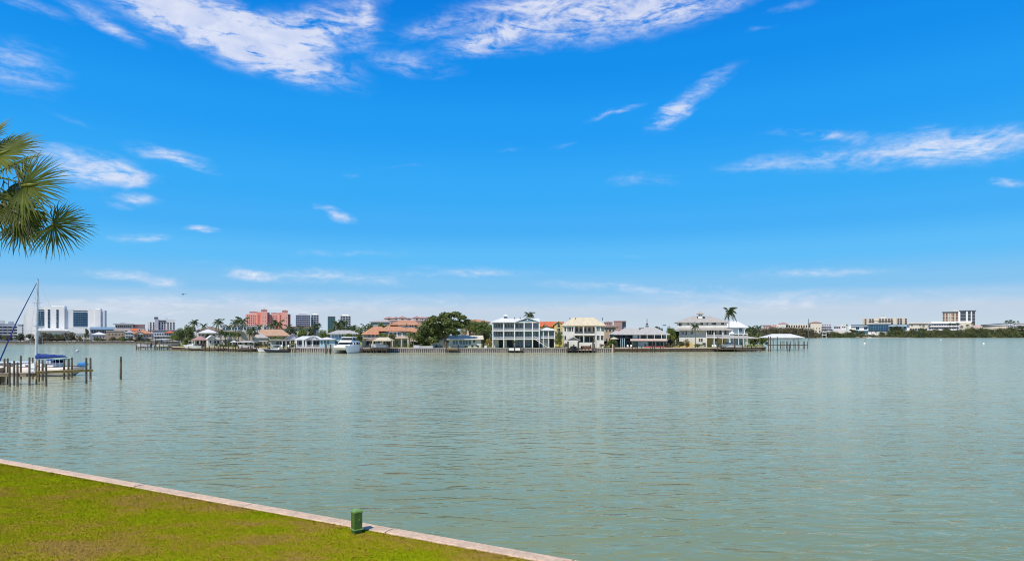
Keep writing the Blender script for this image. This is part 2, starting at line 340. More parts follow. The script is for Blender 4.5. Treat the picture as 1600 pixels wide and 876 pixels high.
# ------------------------------------------------------------------ water
WAVE = (.33, .135, .0, .12); BODY = ((.130, .168, .074), (.162, .200, .090), (.41, .435, .275), (.46, .485, .32))   # green by our wall; paler far out, painting in reflected horizon haze
def water_material():
    m = bpy.data.materials.new('bay_water'); m.use_nodes = True; t = m.node_tree; p = t.nodes['Principled BSDF']
    p.inputs['IOR'].default_value = 1.33; p.inputs['Roughness'].default_value = .2; p.inputs['Specular IOR Level'].default_value = .62
    geo = N('ShaderNodeNewGeometry', t)
    def nz(scale, sx, sy, rot, det=3, rough=.5, dist=0.0):
        mp = N('ShaderNodeMapping', t); mp.inputs['Scale'].default_value = (sx, sy, 1); mp.inputs['Rotation'].default_value = (0, 0, R(rot))
        t.links.new(geo.outputs['Position'], mp.inputs[0]); n = N('ShaderNodeTexNoise', t)
        n.inputs['Scale'].default_value = scale; n.inputs['Detail'].default_value = det; n.inputs['Roughness'].default_value = rough; n.inputs['Distortion'].default_value = dist
        t.links.new(mp.outputs[0], n.inputs['Vector']); return n.outputs[0]
    def mm(op, a, b=None, c=None, clamp=False):
        n = N('ShaderNodeMath', t, operation=op, use_clamp=clamp)
        for i, v in enumerate((a, b, c)):
            if v is None: continue
            if isinstance(v, (int, float)): n.inputs[i].default_value = v
            else: t.links.new(v, n.inputs[i])
        return n.outputs[0]
    def crease(v): return mm('MULTIPLY', mm('ABSOLUTE', mm('SUBTRACT', v, .5)), -1.0)
    c1 = nz(.62, .36, 1.0, 13, 2, .42, .6); c2 = nz(1.5, .40, 1.0, -14, 2, .45, .5); c3 = nz(5.5, .5, 1.0, 6, 2, .5, .2); swell = nz(.16, .5, 1, 20, 2, .5, .3); gust = nz(.011, .5, 1.8, 8, 5, .65)
    amp = mm('MULTIPLY_ADD', gust, 1.5, .25)
    h = mm('ADD', mm('MULTIPLY', crease(c1), WAVE[0]), mm('MULTIPLY', crease(c2), WAVE[1])); h = mm('ADD', mm('MULTIPLY', mm('ADD', h, mm('MULTIPLY', c3, WAVE[2])), amp), mm('MULTIPLY', swell, WAVE[3]))
    b = N('ShaderNodeBump', t); b.inputs['Strength'].default_value = 1; b.inputs['Distance'].default_value = 1.0
    t.links.new(h, b.inputs['Height'])
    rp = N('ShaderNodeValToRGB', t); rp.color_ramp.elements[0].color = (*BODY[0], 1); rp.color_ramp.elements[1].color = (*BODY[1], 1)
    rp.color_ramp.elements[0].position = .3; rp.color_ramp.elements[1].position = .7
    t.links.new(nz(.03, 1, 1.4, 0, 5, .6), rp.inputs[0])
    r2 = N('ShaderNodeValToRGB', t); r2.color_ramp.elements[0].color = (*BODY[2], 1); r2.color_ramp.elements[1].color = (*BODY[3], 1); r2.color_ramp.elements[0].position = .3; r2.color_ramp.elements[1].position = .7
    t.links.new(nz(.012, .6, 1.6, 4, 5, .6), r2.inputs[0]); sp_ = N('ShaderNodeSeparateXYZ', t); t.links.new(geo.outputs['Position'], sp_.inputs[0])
    far_haze = N('ShaderNodeMapRange', t, interpolation_type='SMOOTHSTEP'); t.links.new(mm('ADD', sp_.outputs[1], mm('MULTIPLY', nz(.02, 1, 1, 0, 4, .6), 40)), far_haze.inputs[0]); far_haze.inputs[1].default_value = 14; far_haze.inputs[2].default_value = 120  # distance blend that paints the mirrored haze into the far water colour
    bm = N('ShaderNodeMix', t, data_type='RGBA'); t.links.new(far_haze.outputs[0], bm.inputs[0]); t.links.new(rp.outputs[0], bm.inputs[6]); t.links.new(r2.outputs[0], bm.inputs[7])
    # murky water: light scattered back from below does not follow the ripples, the surface mirror does
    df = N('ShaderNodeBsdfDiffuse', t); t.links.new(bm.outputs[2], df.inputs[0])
    gl = N('ShaderNodeBsdfGlossy', t); gl.inputs['Roughness'].default_value = .10; gl.inputs[0].default_value = (1, .94, .80, 1); t.links.new(b.outputs[0], gl.inputs['Normal'])
    fr = N('ShaderNodeFresnel', t); fr.inputs[0].default_value = 1.38; t.links.new(b.outputs[0], fr.inputs['Normal'])
    mx = N('ShaderNodeMixShader', t); t.links.new(fr.outputs[0], mx.inputs[0]); t.links.new(df.outputs[0], mx.inputs[1]); t.links.new(gl.outputs[0], mx.inputs[2])
    t.links.new(mx.outputs[0], t.nodes['Material Output'].inputs[0]); t.nodes.remove(p); return m
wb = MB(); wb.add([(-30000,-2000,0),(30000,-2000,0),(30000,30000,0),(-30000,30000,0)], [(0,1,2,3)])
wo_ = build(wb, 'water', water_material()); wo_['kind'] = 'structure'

# ------------------------------------------------------------------ near lawn, sea wall and path
GZ = 1.055
A, B2 = Vector((-24.4, 30.5)), Vector((1.84, 16.7)); DW = (B2 - A).normalized(); NW = Vector((DW.y, -DW.x)) * 1.0   # NW points to the land
if NW.y > 0: NW = -NW
def wl(s_, off): q = A + DW * s_ + NW * off; return (q.x, q.y)
def lawn_material(name):
    m = bpy.data.materials.new(name); m.use_nodes = True; t = m.node_tree; p = t.nodes['Principled BSDF']; p.inputs['Roughness'].default_value = .75; p.inputs['Specular IOR Level'].default_value = .0
    geo = N('ShaderNodeNewGeometry', t); fac = []
    for sc, det, rg in ((.23, 3, .55), (.75, 4, .6), (5.0, 4, .7)):
        mp = N('ShaderNodeMapping', t); mp.inputs['Scale'].default_value = (.7, 1.25, .2); mp.inputs['Rotation'].default_value = (0, 0, R(20)); t.links.new(geo.outputs['Position'], mp.inputs[0])
        n = N('ShaderNodeTexNoise', t); n.inputs['Scale'].default_value = sc; n.inputs['Detail'].default_value = det; n.inputs['Roughness'].default_value = rg
        t.links.new(mp.outputs[0], n.inputs['Vector']); fac.append(n.outputs[0])
    def mm(op, a, b):
        n = N('ShaderNodeMath', t, operation=op)
        for i, v in enumerate((a, b)):
            if isinstance(v, (int, float)): n.inputs[i].default_value = v
            else: t.links.new(v, n.inputs[i])
        return n.outputs[0]
    f = mm('ADD', mm('ADD', mm('MULTIPLY', fac[0], .42), mm('MULTIPLY', fac[1], .34)), mm('MULTIPLY', fac[2], .24))
    rp = N('ShaderNodeValToRGB', t); c = rp.color_ramp
    for _ in range(3): c.elements.new(.5)
    for e, (ps, cc) in zip(c.elements, [(.415, (.33, .22, .055)), (.468, (.31, .24, .026)), (.512, (.275, .27, .010)), (.555, (.225, .275, .006)), (.63, (.33, .38, .006))]):
        e.position = ps; e.color = (*cc, 1)
    t.links.new(f, rp.inputs[0])
    mr = N('ShaderNodeMapRange', t); mr.inputs[3].default_value = .8; mr.inputs[4].default_value = 1.2; t.links.new(geo.outputs['Random Per Island'], mr.inputs[0])
    vm = N('ShaderNodeVectorMath', t, operation='SCALE'); t.links.new(rp.outputs[0], vm.inputs[0]); t.links.new(mr.outputs[0], vm.inputs['Scale'])
    t.links.new(vm.outputs[0], p.inputs['Base Color'])
    nm = N('ShaderNodeMix', t, data_type='VECTOR'); nm.inputs[0].default_value = .8; t.links.new(geo.outputs['Normal'], nm.inputs[4]); nm.inputs[5].default_value = (0, 0, 1)
    t.links.new(nm.outputs[1], p.inputs['Normal'])
    return m
LAWN = lawn_material('lawn_grass')
SOIL = mat('lawn_soil', (.20, .19, .03), .95, (.16, .12, .04), 1.2, .5)
LAWNB = LAWN.copy(); LAWNB.name = 'lawn_ground'
for n_ in LAWNB.node_tree.nodes:
    if n_.type == 'MAP_RANGE': n_.inputs[3].default_value = .85; n_.inputs[4].default_value = .85
lb = MB(); lb.prism([wl(-60, .47), wl(75, .47), wl(75, 60), wl(-60, 60)], -1.5, GZ); o = build(lb, 'lawn', LAWNB); o['kind'] = 'structure'
pb = MB(); pb.prism([wl(-60, 11.62), wl(70, 11.62), wl(70, 13.2), wl(-60, 13.2)], GZ - .2, GZ + .03)
o = build(pb, 'path', mat('path_concrete', (.42, .38, .34), .95, (.28, .25, .22), 14, .8)); o['kind'] = 'structure'
def blades(name, n, region, mt, hgt, seed):
    g = np.random.default_rng(seed); s_ = g.uniform(region[0], region[1], n); q = g.uniform(region[2], region[3], n)
    x = A.x + DW.x * s_ + NW.x * q; y = A.y + DW.y * s_ + NW.y * q
    keep = (y > 14.5) & (np.abs(x) < y * .9 + 2) & ~((q > 11.55) & (g.random(n) > .12)); x, y, q = x[keep], y[keep], q[keep]; n = len(x)
    h = g.uniform(.35, 1, n) * hgt; h[q < .75] *= 1.5; a = g.uniform(0, 2*np.pi, n); w = g.uniform(.008, .02, n); la = g.uniform(0, 2*np.pi, n); ln = g.uniform(.2, 1.1, n) * h
    v = np.zeros((n, 4, 3)); v[:, 0] = np.stack([x - np.cos(a)*w, y - np.sin(a)*w, np.full(n, GZ - .01)], 1); v[:, 1] = np.stack([x + np.cos(a)*w, y + np.sin(a)*w, np.full(n, GZ - .01)], 1)
    v[:, 2] = np.stack([x + np.cos(a)*w*.6 + np.cos(la)*ln*.4, y + np.sin(a)*w*.6 + np.sin(la)*ln*.4, GZ + h*.62], 1)
    v[:, 3] = np.stack([x + np.cos(la)*ln, y + np.sin(la)*ln, GZ + h], 1)
    me = bpy.data.meshes.new(name); me.vertices.add(n*4); me.vertices.foreach_set('co', v.ravel())
    me.loops.add(n*6); me.polygons.add(n*2); b = np.arange(n)[:, None]*4; me.loops.foreach_set('vertex_index', (b + np.array([0,1,2,0,2,3])).ravel())
    me.polygons.foreach_set('loop_start', np.arange(n*2)*3); me.polygons.foreach_set('loop_total', np.full(n*2, 3)); me.materials.append(mt); me.update(); me.validate()
    o = link(name, me); o['kind'] = 'stuff'; return o
tag(blades('grass', 560000, (-4, 33, .475, 14), LAWN, .032, 3), 'patchy green and straw coloured turf grass of the waterside lawn', 'grass')

CAPM = mat('pink_weathered_concrete', (.74, .53, .37), .92, (.56, .41, .30), 2.2, .9, detail=10, bscale=30)
t_ = CAPM.node_tree; p_ = t_.nodes['Principled BSDF']; src = p_.inputs['Base Color'].links[0].from_socket
n_ = N('ShaderNodeTexNoise', t_); n_.inputs['Scale'].default_value = 9; n_.inputs['Detail'].default_value = 9; n_.inputs['Roughness'].default_value = .75
r_ = N('ShaderNodeValToRGB', t_); r_.color_ramp.elements[0].position = .30; r_.color_ramp.elements[0].color = (.66, .60, .54, 1); r_.color_ramp.elements[1].position = .52; r_.color_ramp.elements[1].color = (1, 1, 1, 1)
m_ = N('ShaderNodeMix', t_, data_type='RGBA', blend_type='MULTIPLY'); m_.inputs[0].default_value = 1
g_ = N('ShaderNodeNewGeometry', t_); t_.links.new(g_.outputs['Position'], n_.inputs['Vector']); t_.links.new(n_.outputs[0], r_.inputs[0]); t_.links.new(src, m_.inputs[6]); t_.links.new(r_.outputs[0], m_.inputs[7]); t_.links.new(m_.outputs[2], p_.inputs['Base Color'])
sw = link('seawall', None, None, (*wl(0, 0), 0)); tag(sw, 'long seawall with pinkish concrete cap edging the near lawn', 'seawall')
def local(b, root): b.v = [(x - root.location.x, y - root.location.y, z - root.location.z) for x, y, z in b.v]; return b
s0 = -42.0; g = random.Random(3)
while s0 < 60:
    ln = 5.9 + g.uniform(-.3, .3); b = MB(); w0, w1 = g.uniform(-.012, .012), g.uniform(-.012, .012); z1 = 1.10 + g.uniform(-.006, .006); c = .025
    pr = [(0 + w0, GZ - .22), (w0, z1 - c), (w0 + c, z1), (.46 + w1 - c, z1), (.46 + w1, z1 - c), (.46 + w1, GZ - .22)]
    k0, k1 = s0 + .018, s0 + ln - .018
    vs = [(*wl(k, q), zz) for k in (k0, k1) for q, zz in pr]
    b.add(vs, [(0,1,2,3,4,5), (11,10,9,8,7,6)] + [(i, 6+i, 6+(i+1) % 6, (i+1) % 6) for i in range(6)])
    build(local(b, sw), 'cap_block', CAPM, sw); s0 += ln
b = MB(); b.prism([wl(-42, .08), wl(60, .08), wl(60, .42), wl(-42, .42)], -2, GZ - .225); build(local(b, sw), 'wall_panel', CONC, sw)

# green service pedestal
px_, py_ = wl(22.72, .80)
pd = link('utility_pedestal', None, None, (px_, py_, GZ), (0, 0, R(38))); tag(pd, 'short green metal utility pedestal standing on the lawn beside the seawall cap', 'utility pedestal')
def bevbox(hx, hy, z0, z1, c):
    b = MB(); b.prism([(-hx+c,-hy),(hx-c,-hy),(hx,-hy+c),(hx,hy-c),(hx-c,hy),(-hx+c,hy),(-hx,hy-c),(-hx,-hy+c)], z0, z1); return b
build(bevbox(.128, .128, .13, .66, .010), 'body', PEDG, pd); build(bevbox(.118, .118, -.05, .115, .02), 'base', PEDG, pd)
build(bevbox(.155, .155, .115, .145, .02), 'collar', PEDC, pd)
for sx_, sy_ in ((-.09, -1), (.09, -1), (-1, -.09), (-1, .09)):
    b = MB(); q0 = (sx_ if abs(sx_) < 1 else -.155, sy_ if abs(sy_) < 1 else -.155, .13); q1 = (q0[0] - (.014 if abs(sx_) == 1 else 0), q0[1] - (.014 if abs(sy_) == 1 else 0), .13); b.tube([q0, q1], .012, 6); build(b, 'bolt', ALU, pd)
b = MB(); ring = lambda h, z: [(-h, -h, z), (h, -h, z), (h, h, z), (-h, h, z)]
b.loft([ring(.137, .625), ring(.137, .665), ring(.118, .692), ring(.06, .722), ring(.015, .735)]); build(b, 'cap', PEDC, pd)
b = MB(); b.tube([(.02, -.125, .42), (.02, -.15, .42)], .018, 8); build(b, 'latch', PEDC, pd)

# ------------------------------------------------------------------ near fan palm (trunk stands just outside the frame on the left)
def fan_frond(root, hub, direction, up, size, seed, droop=.25, spread=118, n=46):
    """a costapalmate leaf: narrow folded segments radiating from a hub, joined in the inner part"""
    g = random.Random(seed); D = Vector(direction).normalized(); U = Vector(up); U = (U - D * U.dot(D)).normalized(); S = D.cross(U)
    b = MB(); o = Vector(hub)
    for i in range(n):
        a = R(-spread + 2 * spread * i / (n - 1)) + R(g.uniform(-1.5, 1.5)); lg = size * (1 - .22 * abs(a) / R(spread)) * g.uniform(.88, 1.06)
        dirv = D * math.cos(a) + S * math.sin(a); side = (S * math.cos(a) - D * math.sin(a)); wmax = size * .0215 * 46 / n
        seg = []; bend = droop * g.uniform(.6, 1.6); K = 6; fold = U * (wmax * .9)
        for k in range(K + 1):
            tt = k / K; w = wmax * (.12 + .88 * tt / .45) if tt < .45 else wmax * (1 - (tt - .45) / .55) ** .8
            q = o + dirv * (lg * tt) - U * (lg * (.05 * math.cos(a * 2) * tt + .10 * abs(math.sin(a)) * tt)) - Vector((0, 0, 1)) * (bend * lg * max(0, tt - .45) ** 2 * 1.6)
            q += side * g.uniform(-.004, .004) * k
            seg.append((q - side * w, q + fold * (.4 + tt if tt < .5 else 1.8 * (1 - tt)), q + side * w))
        vs = [v for s3 in seg for v in s3]; fs = []
        for k in range(K):
            for j in (0, 1): fs.append((3*k+j, 3*k+j+1, 3*k+3+j+1, 3*k+3+j))
        b.add(vs, fs)
    return b
SPX, SPY = -8.25, 9.2; CRZ = 9.15
fp = link('fan_palm', None, None, (SPX, SPY, GZ)); tag(fp, 'fan palm at the left edge with big green fans reaching into the sky', 'palm tree')
b = MB(); pts = [(SPX + .25*math.sin(i*.5), SPY, GZ - .1 + (CRZ - GZ + .1) * i / 22) for i in range(23)]
b.tube(pts, [.20 + .010 * (i % 2) - .002 * i for i in range(23)], 12); build(local(b, fp), 'trunk', PBARK, fp)
def frond(hp, sz, ang, tilt, seed, droop=.25, spread=112, mt=None, dd=0.0, n=46):
    """hp = photo position of the hub; ang = direction the leaf points in the view plane (deg, 0 = right, 90 = up); tilt = lean of the blade"""
    d = 9.2 + dd * .78; sz *= .78; hub = Vector(((hp[0]-CX)*d/FPX, d, ZZ(hp[1], d))); a = R(ang)
    D = Vector((math.cos(a), math.sin(R(dd * 40)) * .3, math.sin(a))); U = Vector((-math.sin(a) * math.sin(R(tilt)), -math.cos(R(tilt)), math.cos(a) * math.sin(R(tilt))))
    fb_ = fan_frond(fp, hub, D, U, sz, seed, droop, spread, n); fo = build(local(fb_, fp), 'frond', mt or FANL, fp)
    cr_ = Vector((SPX + .1, SPY, CRZ - .15)); mid = (cr_ + hub) / 2 + Vector((0, 0, .18)); b = MB()
    b.tube([cr_, cr_.lerp(mid, .5) + Vector((0,0,.05)), mid, mid.lerp(hub, .5) + Vector((0,0,.05)), hub + D * .12], [.022, .018, .016, .013, .006], 6); build(local(b, fp), 'petiole', FANL, fo)
    b = MB(); b.smooth = True; b.tube([hub - D*.02, hub + D * sz * .12, hub + D * sz * .3], [.02, .03, .004], 6); build(local(b, fp), 'hub', FANY, fo)
frond((-6, 243), .98, 20, 35, 1, .18, 95); frond((36, 290), .96, 4, 20, 2, .16, 122, dd=-.3, n=54); frond((83, 350), .80, -14, 28, 3, .22, 124, dd=.15, n=52)
frond((22, 325), .66, -60, 40, 4, .35, 100, dd=.2); frond((50, 328), .52, -100, 55, 5, .5, 85, dd=.4, n=30); frond((-34, 232), .90, 52, 40, 6, .2, 100, dd=.3)
frond((8, 300), .84, -22, 50, 15, .3, 105, dd=.5); frond((30, 352), .62, -40, 35, 17, .35, 110, dd=.3, n=36)
frond((-120, 230), 1.0, 120, 40, 7, .2); frond((-190, 300), .95, 180, 30, 8, .3); frond((-150, 350), .85, 230, 40, 9, .5); frond((-90, 215), .9, 100, 60, 10, .2, dd=.7)
frond((-90, 300), .95, 150, 60, 11, .3, dd=-.9); frond((-10, 318), .66, -80, 50, 12, .6, 80, dd=.9); frond((10, 262), .8, 35, 60, 13, .25, 95, dd=.9); frond((-80, 350), .6, -100, 60, 14, .7, 80, PALMD, dd=-.3)
g = random.Random(5); b = MB()
for i in range(46):
    hx, hy = g.uniform(-25, 42), g.uniform(262, 345); d = 9.2 + g.uniform(-.4, .5); p0 = Vector(((hx-CX)*d/FPX, d, ZZ(hy, d))); ln = g.uniform(.2, .62); sx = g.uniform(-.45, .5)
    b.tube([p0, p0 + Vector((sx*ln*.5, 0, .05)), p0 + Vector((sx*ln, 0, -ln*.45)), p0 + Vector((sx*ln*1.2, .02, -ln))], [.008, .007, .006, .002], 4)
build(local(b, fp), 'dry_fibre', FIBRE, fp)['kind'] = 'stuff'
# ------------------------------------------------------------------ far land
def land(name, pts, z1, m, z0=-2):
    b = MB(); b.prism([P(*p) for p in pts], z0, z1); o = build(b, name, m); o['kind'] = 'structure'; return o
TURF = mat('yard_grass', (.24, .25, .04), .95, (.17, .19, .045), .15)
DIRT = mat('shore_ground', (.26, .22, .15), .95, (.15, .14, .09), .08)
land('peninsula_ground', [(272, 292), (330, 281), (382, 266), (450, 259), (560, 251.6), (955, 251.6), (958, 260), (1050, 263), (1135, 267), (1195, 288), (1192, 330), (1150, 420), (1000, 478), (270, 478), (268, 380)], 1.6, TURF)
land('left_shore_ground', [(-700, 482), (268, 482), (1145, 482), (1160, 2200), (900, 3000), (-200, 3000), (-900, 1500)], 1.5, DIRT)
land('right_shore_ground', [(1165, 1400), (1230, 1505), (1400, 1480), (1640, 1490), (2200, 1500), (2400, 3500), (1160, 3500)], 1.3, DIRT)

# ------------------------------------------------------------------ trees
def leaf_mesh(name, centres, n, size, seed, flat=.5, elong=1.6, tri=False):
    """n small leaf-clump faces spread over a set of lobes (x, y, z, rx, ry, rz)"""
    g = np.random.default_rng(seed); c = np.array(centres); wgt = (c[:, 3] * c[:, 4] * c[:, 5]) ** .67; k = g.choice(len(c), n, p=wgt / wgt.sum())
    d = g.normal(size=(n, 3)); d /= np.linalg.norm(d, axis=1)[:, None]; r = .55 + .5 * g.random(n) ** .7
    lump = 1 + .14 * np.sin(d[:, 0]*7 + k) * np.sin(d[:, 1]*6 + 2*k) * 1.5
    p = c[k, :3] + d * c[k, 3:6] * (r * lump)[:, None]
    nrm = d * .6 + g.normal(size=(n, 3)) * .7; nrm[:, 2] += flat; nrm /= np.linalg.norm(nrm, axis=1)[:, None]
    a = np.cross(nrm, g.normal(size=(n, 3))); a /= np.linalg.norm(a, axis=1)[:, None]; b = np.cross(nrm, a)
    s = size * g.uniform(.55, 1.3, n)[:, None]; v = np.stack([p - a*s*elong*.5, p + b*s*.45, p + a*s*elong*.5, p - b*s*.45], 1).reshape(-1, 3)
    me = bpy.data.meshes.new(name); me.vertices.add(n*4); me.vertices.foreach_set('co', v.ravel()); me.loops.add(n*4); me.polygons.add(n)
    me.loops.foreach_set('vertex_index', np.arange(n*4)); me.polygons.foreach_set('loop_start', np.arange(n)*4); me.polygons.foreach_set('loop_total', np.full(n, 4)); me.update(); me.validate(); return me
def lobes(seed, n, rx=1, rz=1, r0=.3, r1=.5):
    g = random.Random(seed); out = []
    for i in range(n):
        a = 2*math.pi*(i/n) + g.uniform(-.5, .5); q = g.uniform(.15, .72); z = g.uniform(-.45, .62); f = math.sqrt(max(.1, 1 - z*z*.9)); r = g.uniform(r0, r1)
        out.append((math.cos(a)*q*f*rx, math.sin(a)*q*f*rx, z*rz, r, r, r*.78))
    return out
def trunk_mesh(seed, h=1.0, spread=.5, r=.07, fork=.35):
    g = random.Random(seed); b = MB(); top = (g.uniform(-.05,.05), g.uniform(-.05,.05), h*fork)
    b.tube([(0,0,-.05), (0,0,h*fork*.4), top], [r*1.35, r, r*.85], 7)
    for i in range(6):
        a = i * 2*math.pi/6 + g.uniform(-.4,.4); s_ = spread * g.uniform(.5, 1)
        m1 = (top[0] + math.cos(a)*s_*.4, top[1] + math.sin(a)*s_*.4, h*(fork + .22)); e = (top[0] + math.cos(a)*s_, top[1] + math.sin(a)*s_, h*g.uniform(.72, .95))
        b.tube([top, m1, e], [r*.6, r*.4, r*.1], 5)
    return b.mesh('trunk', BARK)
CROWN = {}; TRUNKS = [trunk_mesh(s_) for s_ in (1, 2, 3)]
def crown_variant(k, m, n=1500, size=.085):
    key = (k, m.name, n)
    if key not in CROWN:
        me = leaf_mesh('crown', lobes(k*13+1, 11), n, size, k); me.materials.append(m); CROWN[key] = me
    return CROWN[key]
TREEN = [0]
def tree(name, label, x0, x1, yt, d, m=LEAF, yb=None, group=None, gz=1.6, base=.22, cat='tree', n=2000, size=.10, deep=None):
    """crown spans photo columns x0..x1 and starts at row yt"""
    TREEN[0] += 1; k = TREEN[0] % 5; cx = (x0+x1)/2; w = (x1-x0)*d/FPX; zt = ZZ(yt, d); h = zt - gz
    z0 = gz + h*base if yb is None else ZZ(yb, d)
    r = link(name, None, None, (*P(cx, d), gz)); tag(r, label, cat, group)
    link('trunk', TRUNKS[k % 3], r, (0,0,0), (0,0,k), (w*.5, w*.5, h))
    link('crown', crown_variant(k, m, n, size), r, (0,0,(z0+zt)/2-gz), (0,0,k*1.3), (w/2*1.10, (deep or w*.9)/2, (zt-z0)/2*1.06)); return r
# feather palms: arched fronds shared between palms
def feather(seed, L_=1.0, up=.55, drop=1.0, n=17, hang=.8):
    g = random.Random(seed); b = MB(); pts = []
    for i in range(n + 1):
        t = i / n; pts.append(Vector((L_*(t*.95 - .12*t*t), g.uniform(-.01,.01)*i*.4, L_*(up*t*1.25 - drop*t*t))))
    b.tube([pts[i] for i in range(0, n+1, 3)], [.016, .013, .010, .007, .004, .003][:len(range(0, n+1, 3))], 4)
    for i in range(2, n + 1):
        t = i / n; ll = .30 * L_ * math.sin(math.pi * min(1, t*.86 + .14)) ** .6 + .03; tan = (pts[i] - pts[i-1]).normalized()
        for s_ in (-1, 1):
            dr = (tan * .55 + Vector((0, s_, 0)) * .75 + Vector((0, 0, -hang * g.uniform(.5, 1.2)))).normalized(); p = pts[i]; w = tan * (.032 * L_)
            e = p + dr * ll * g.uniform(.85, 1.1); mid = p + dr * ll * .5 + Vector((0, 0, .02))
            b.add([p - w, p + w, mid + w*.9, mid - w*.9, e], [(0,1,2,3), (3,2,4)])
    return b
FRD = {}
def frond_mesh(k, m, stiff):
    key = (k, m.name, stiff)
    if key not in FRD: FRD[key] = feather(k, 1, (.95, .6, .25, -.1)[k % 4], (.75, .95, 1.05, .9)[k % 4] * (1 if not stiff else .7)).mesh('frond', m)
    return FRD[key]
def fan_small(k, m):
    key = ('fan', k, m.name)
    if key not in FRD:
        b = fan_frond(None, (.45, 0, .05*k), (1, 0, .25 - .2*k), (0, 0, 1), .55, k, .4, 115, 15); b.tube([(0,0,0), (.25,0,.05+.02*k), (.45,0,.05*k)], [.015,.012,.008], 4); FRD[key] = b.mesh('frond', m)
    return FRD[key]
def palm(label, px, d, ytop, yb=None, r=3.2, kind='feather', lean=0.0, nf=15, m=None, wind=0, group=None, gz=1.6, skirt=False, tr=.17, cat='palm tree'):
    """ytop: photo row of the top of the crown"""
    g = random.Random(px * 7.3 + d); m = m or PALML; zt = ZZ(ytop, d) - gz; hc = zt - (r*.42 if kind == 'feather' else r*.8)
    nm = 'coconut_palm' if kind == 'feather' else 'cabbage_palm'
    root = link(nm, None, None, (*P(px, d), gz)); tag(root, label, cat, group)
    b = MB(); pts = [(lean*(t/8)**1.6 , 0, -.1 + (hc+.1)*t/8) for t in range(9)]; b.tube(pts, [tr*1.35] + [tr*(1.08 - .03*t) for t in range(1, 9)], 7); build(b, 'trunk', PBARK, root)
    for i in range(nf):
        a = 2*math.pi*i/nf*1.618 + g.uniform(-.25, .25); lv = i % 4; s_ = r * g.uniform(.85, 1.1)
        if wind: a = math.atan2(math.sin(a)*.6, math.cos(a)*.6 + wind*.55)
        if kind == 'feather': me = frond_mesh(lv, m, 0); pit = 0
        else: me = fan_small(lv % 3, m); pit = R(55 - 32*lv + g.uniform(-8, 8))
        o = link('frond', me, root, (lean, 0, hc), (g.uniform(-.2,.2), -pit, a), (s_, s_, s_))
    if kind == 'feather':
        b = MB(); b.tube([(lean,0,hc-.5), (lean,0,hc-.1), (lean,0,hc+.15)], [tr*.9, tr*1.6, tr*.6], 6); build(b, 'heart', m, root)
    if skirt: link('dead_frond', frond_mesh(3, PALMD, 0), root, (lean,0,hc-.2), (0,1.1,2), (r*.6,)*3)
    return root
# ------------------------------------------------------------------ left far shore
G1 = 1.5
h = Bld('parking_garage', 'grey banded parking garage at the far left edge behind the sailboat', 'garage', 8, 540, gz=G1)
h.box('wall', -40, 26, 505.5, None, 0, 30, GREYW)
for y in (508, 512.5, 517, 521.5, 526): h.box('slab', -40, 26.5, y, y+1.5, -.8, -.02, LGREY)
for y in (511, 515.5, 520, 524.5):
    for x in range(-36, 26, 8): h.win(x+4, y, 6, 1.6, 0, fm=GREYW, gm=NAVY, name='opening', bars=0)
h.box('penthouse', 0, 8, 500, 505.4, 6, 14, WHITEW); h.box('penthouse', 13, 22, 501.5, 505.4, 6, 14, LGREY)
h = Bld('stair_tower', 'white stair tower with a column of dark windows beside the grey parking garage', 'building', 32, 536, gz=G1)
h.box('wall', 27, 37, 507, None, 0, 12, HOTELW)
for y in (508.5, 512, 515.5, 519, 522.5): h.win(35.2, y, 1.6, 1.8, 0, bars=0)
h.box('parapet', 26.6, 37.4, 506, 507, -.4, 12.4, HOTELG)

h = Bld('hotel_tower', 'huge white windowless slab hotel with blue glass bays behind the mast', 'hotel', 102, 680, -9, gz=G1)
def seg(x0, x1, yt, v, m=HOTELW): h.box('wall', x0, x1, yt, None, v, v+16, m)
seg(37, 44, 492, 1.5, HOTELG); seg(44.1, 58.4, 481, 0); seg(58.5, 70, 480, .8, HOTELG); seg(70.1, 101, 479, -1.2); seg(101.1, 114.3, 483, .7, HOTELG)
seg(114.4, 138, 482, .9, HOTELW); seg(138.1, 149.5, 483, .5); seg(149.6, 159, 482.5, 0); seg(159.1, 165.5, 483.5, 1.2, HOTELG)
h.box('penthouse', 80, 101, 477.5, 479, 0, 14, HOTELW); h.box('penthouse', 150, 158, 480.5, 482.5, 3, 14, HOTELW); h.box('parapet', 44.2, 58.2, 480.2, 481, .5, 12, HOTELG)
def curtain(x0, x1, y0, y1, v, ny, nx, gm=GLASSB):
    h.box('curtain_wall', x0, x1, y0, y1, v-.35, v-.02, gm)
    for i in range(ny + 1): h.box('spandrel', x0-.1, x1+.1, y0 + (y1-y0)*i/ny - .18, y0 + (y1-y0)*i/ny + .18, v-.62, v-.36, MULL)
    for i in range(nx + 1): h.box('mullion', x0 + (x1-x0)*i/nx - .07, x0 + (x1-x0)*i/nx + .07, y0, y1, v-.55, v-.365, MULL)
curtain(59, 69, 486.5, 509, .8, 8, 3); h.box('slot', 59, 69, 484, 484.9, .5, .78, NAVY)
curtain(115, 137.5, 487.5, 509.5, .9, 8, 6); h.box('slot', 115, 137.5, 484.6, 485.6, .6, .88, NAVY)
for x0 in (75, 88.3):
    for i in range(9): h.box('window', x0, x0+3.4, 483.8+i*3.2, 486.3+i*3.2, -1.5, -1.22, GLASSB if i % 2 else GLASS)
h.box('podium', 60, 150, 514, None, -10, -1.6, HOTELW); h.box('canopy', 40, 110, 516, 517, -14, -10.02, HOTELG)
h = Bld('boat_shed', 'long low building with a flat blue roof in front of the white slab hotel', 'building', 158, 600, gz=G1)
h.box('wall', 141, 181, 514, None, 0, 20, GREYW); h.gab(141, 181, 514.4, 510.5, -1, 21, RBLUE); h.grid(142, 180, 9, 515, 521, 1, 2.6, 3)
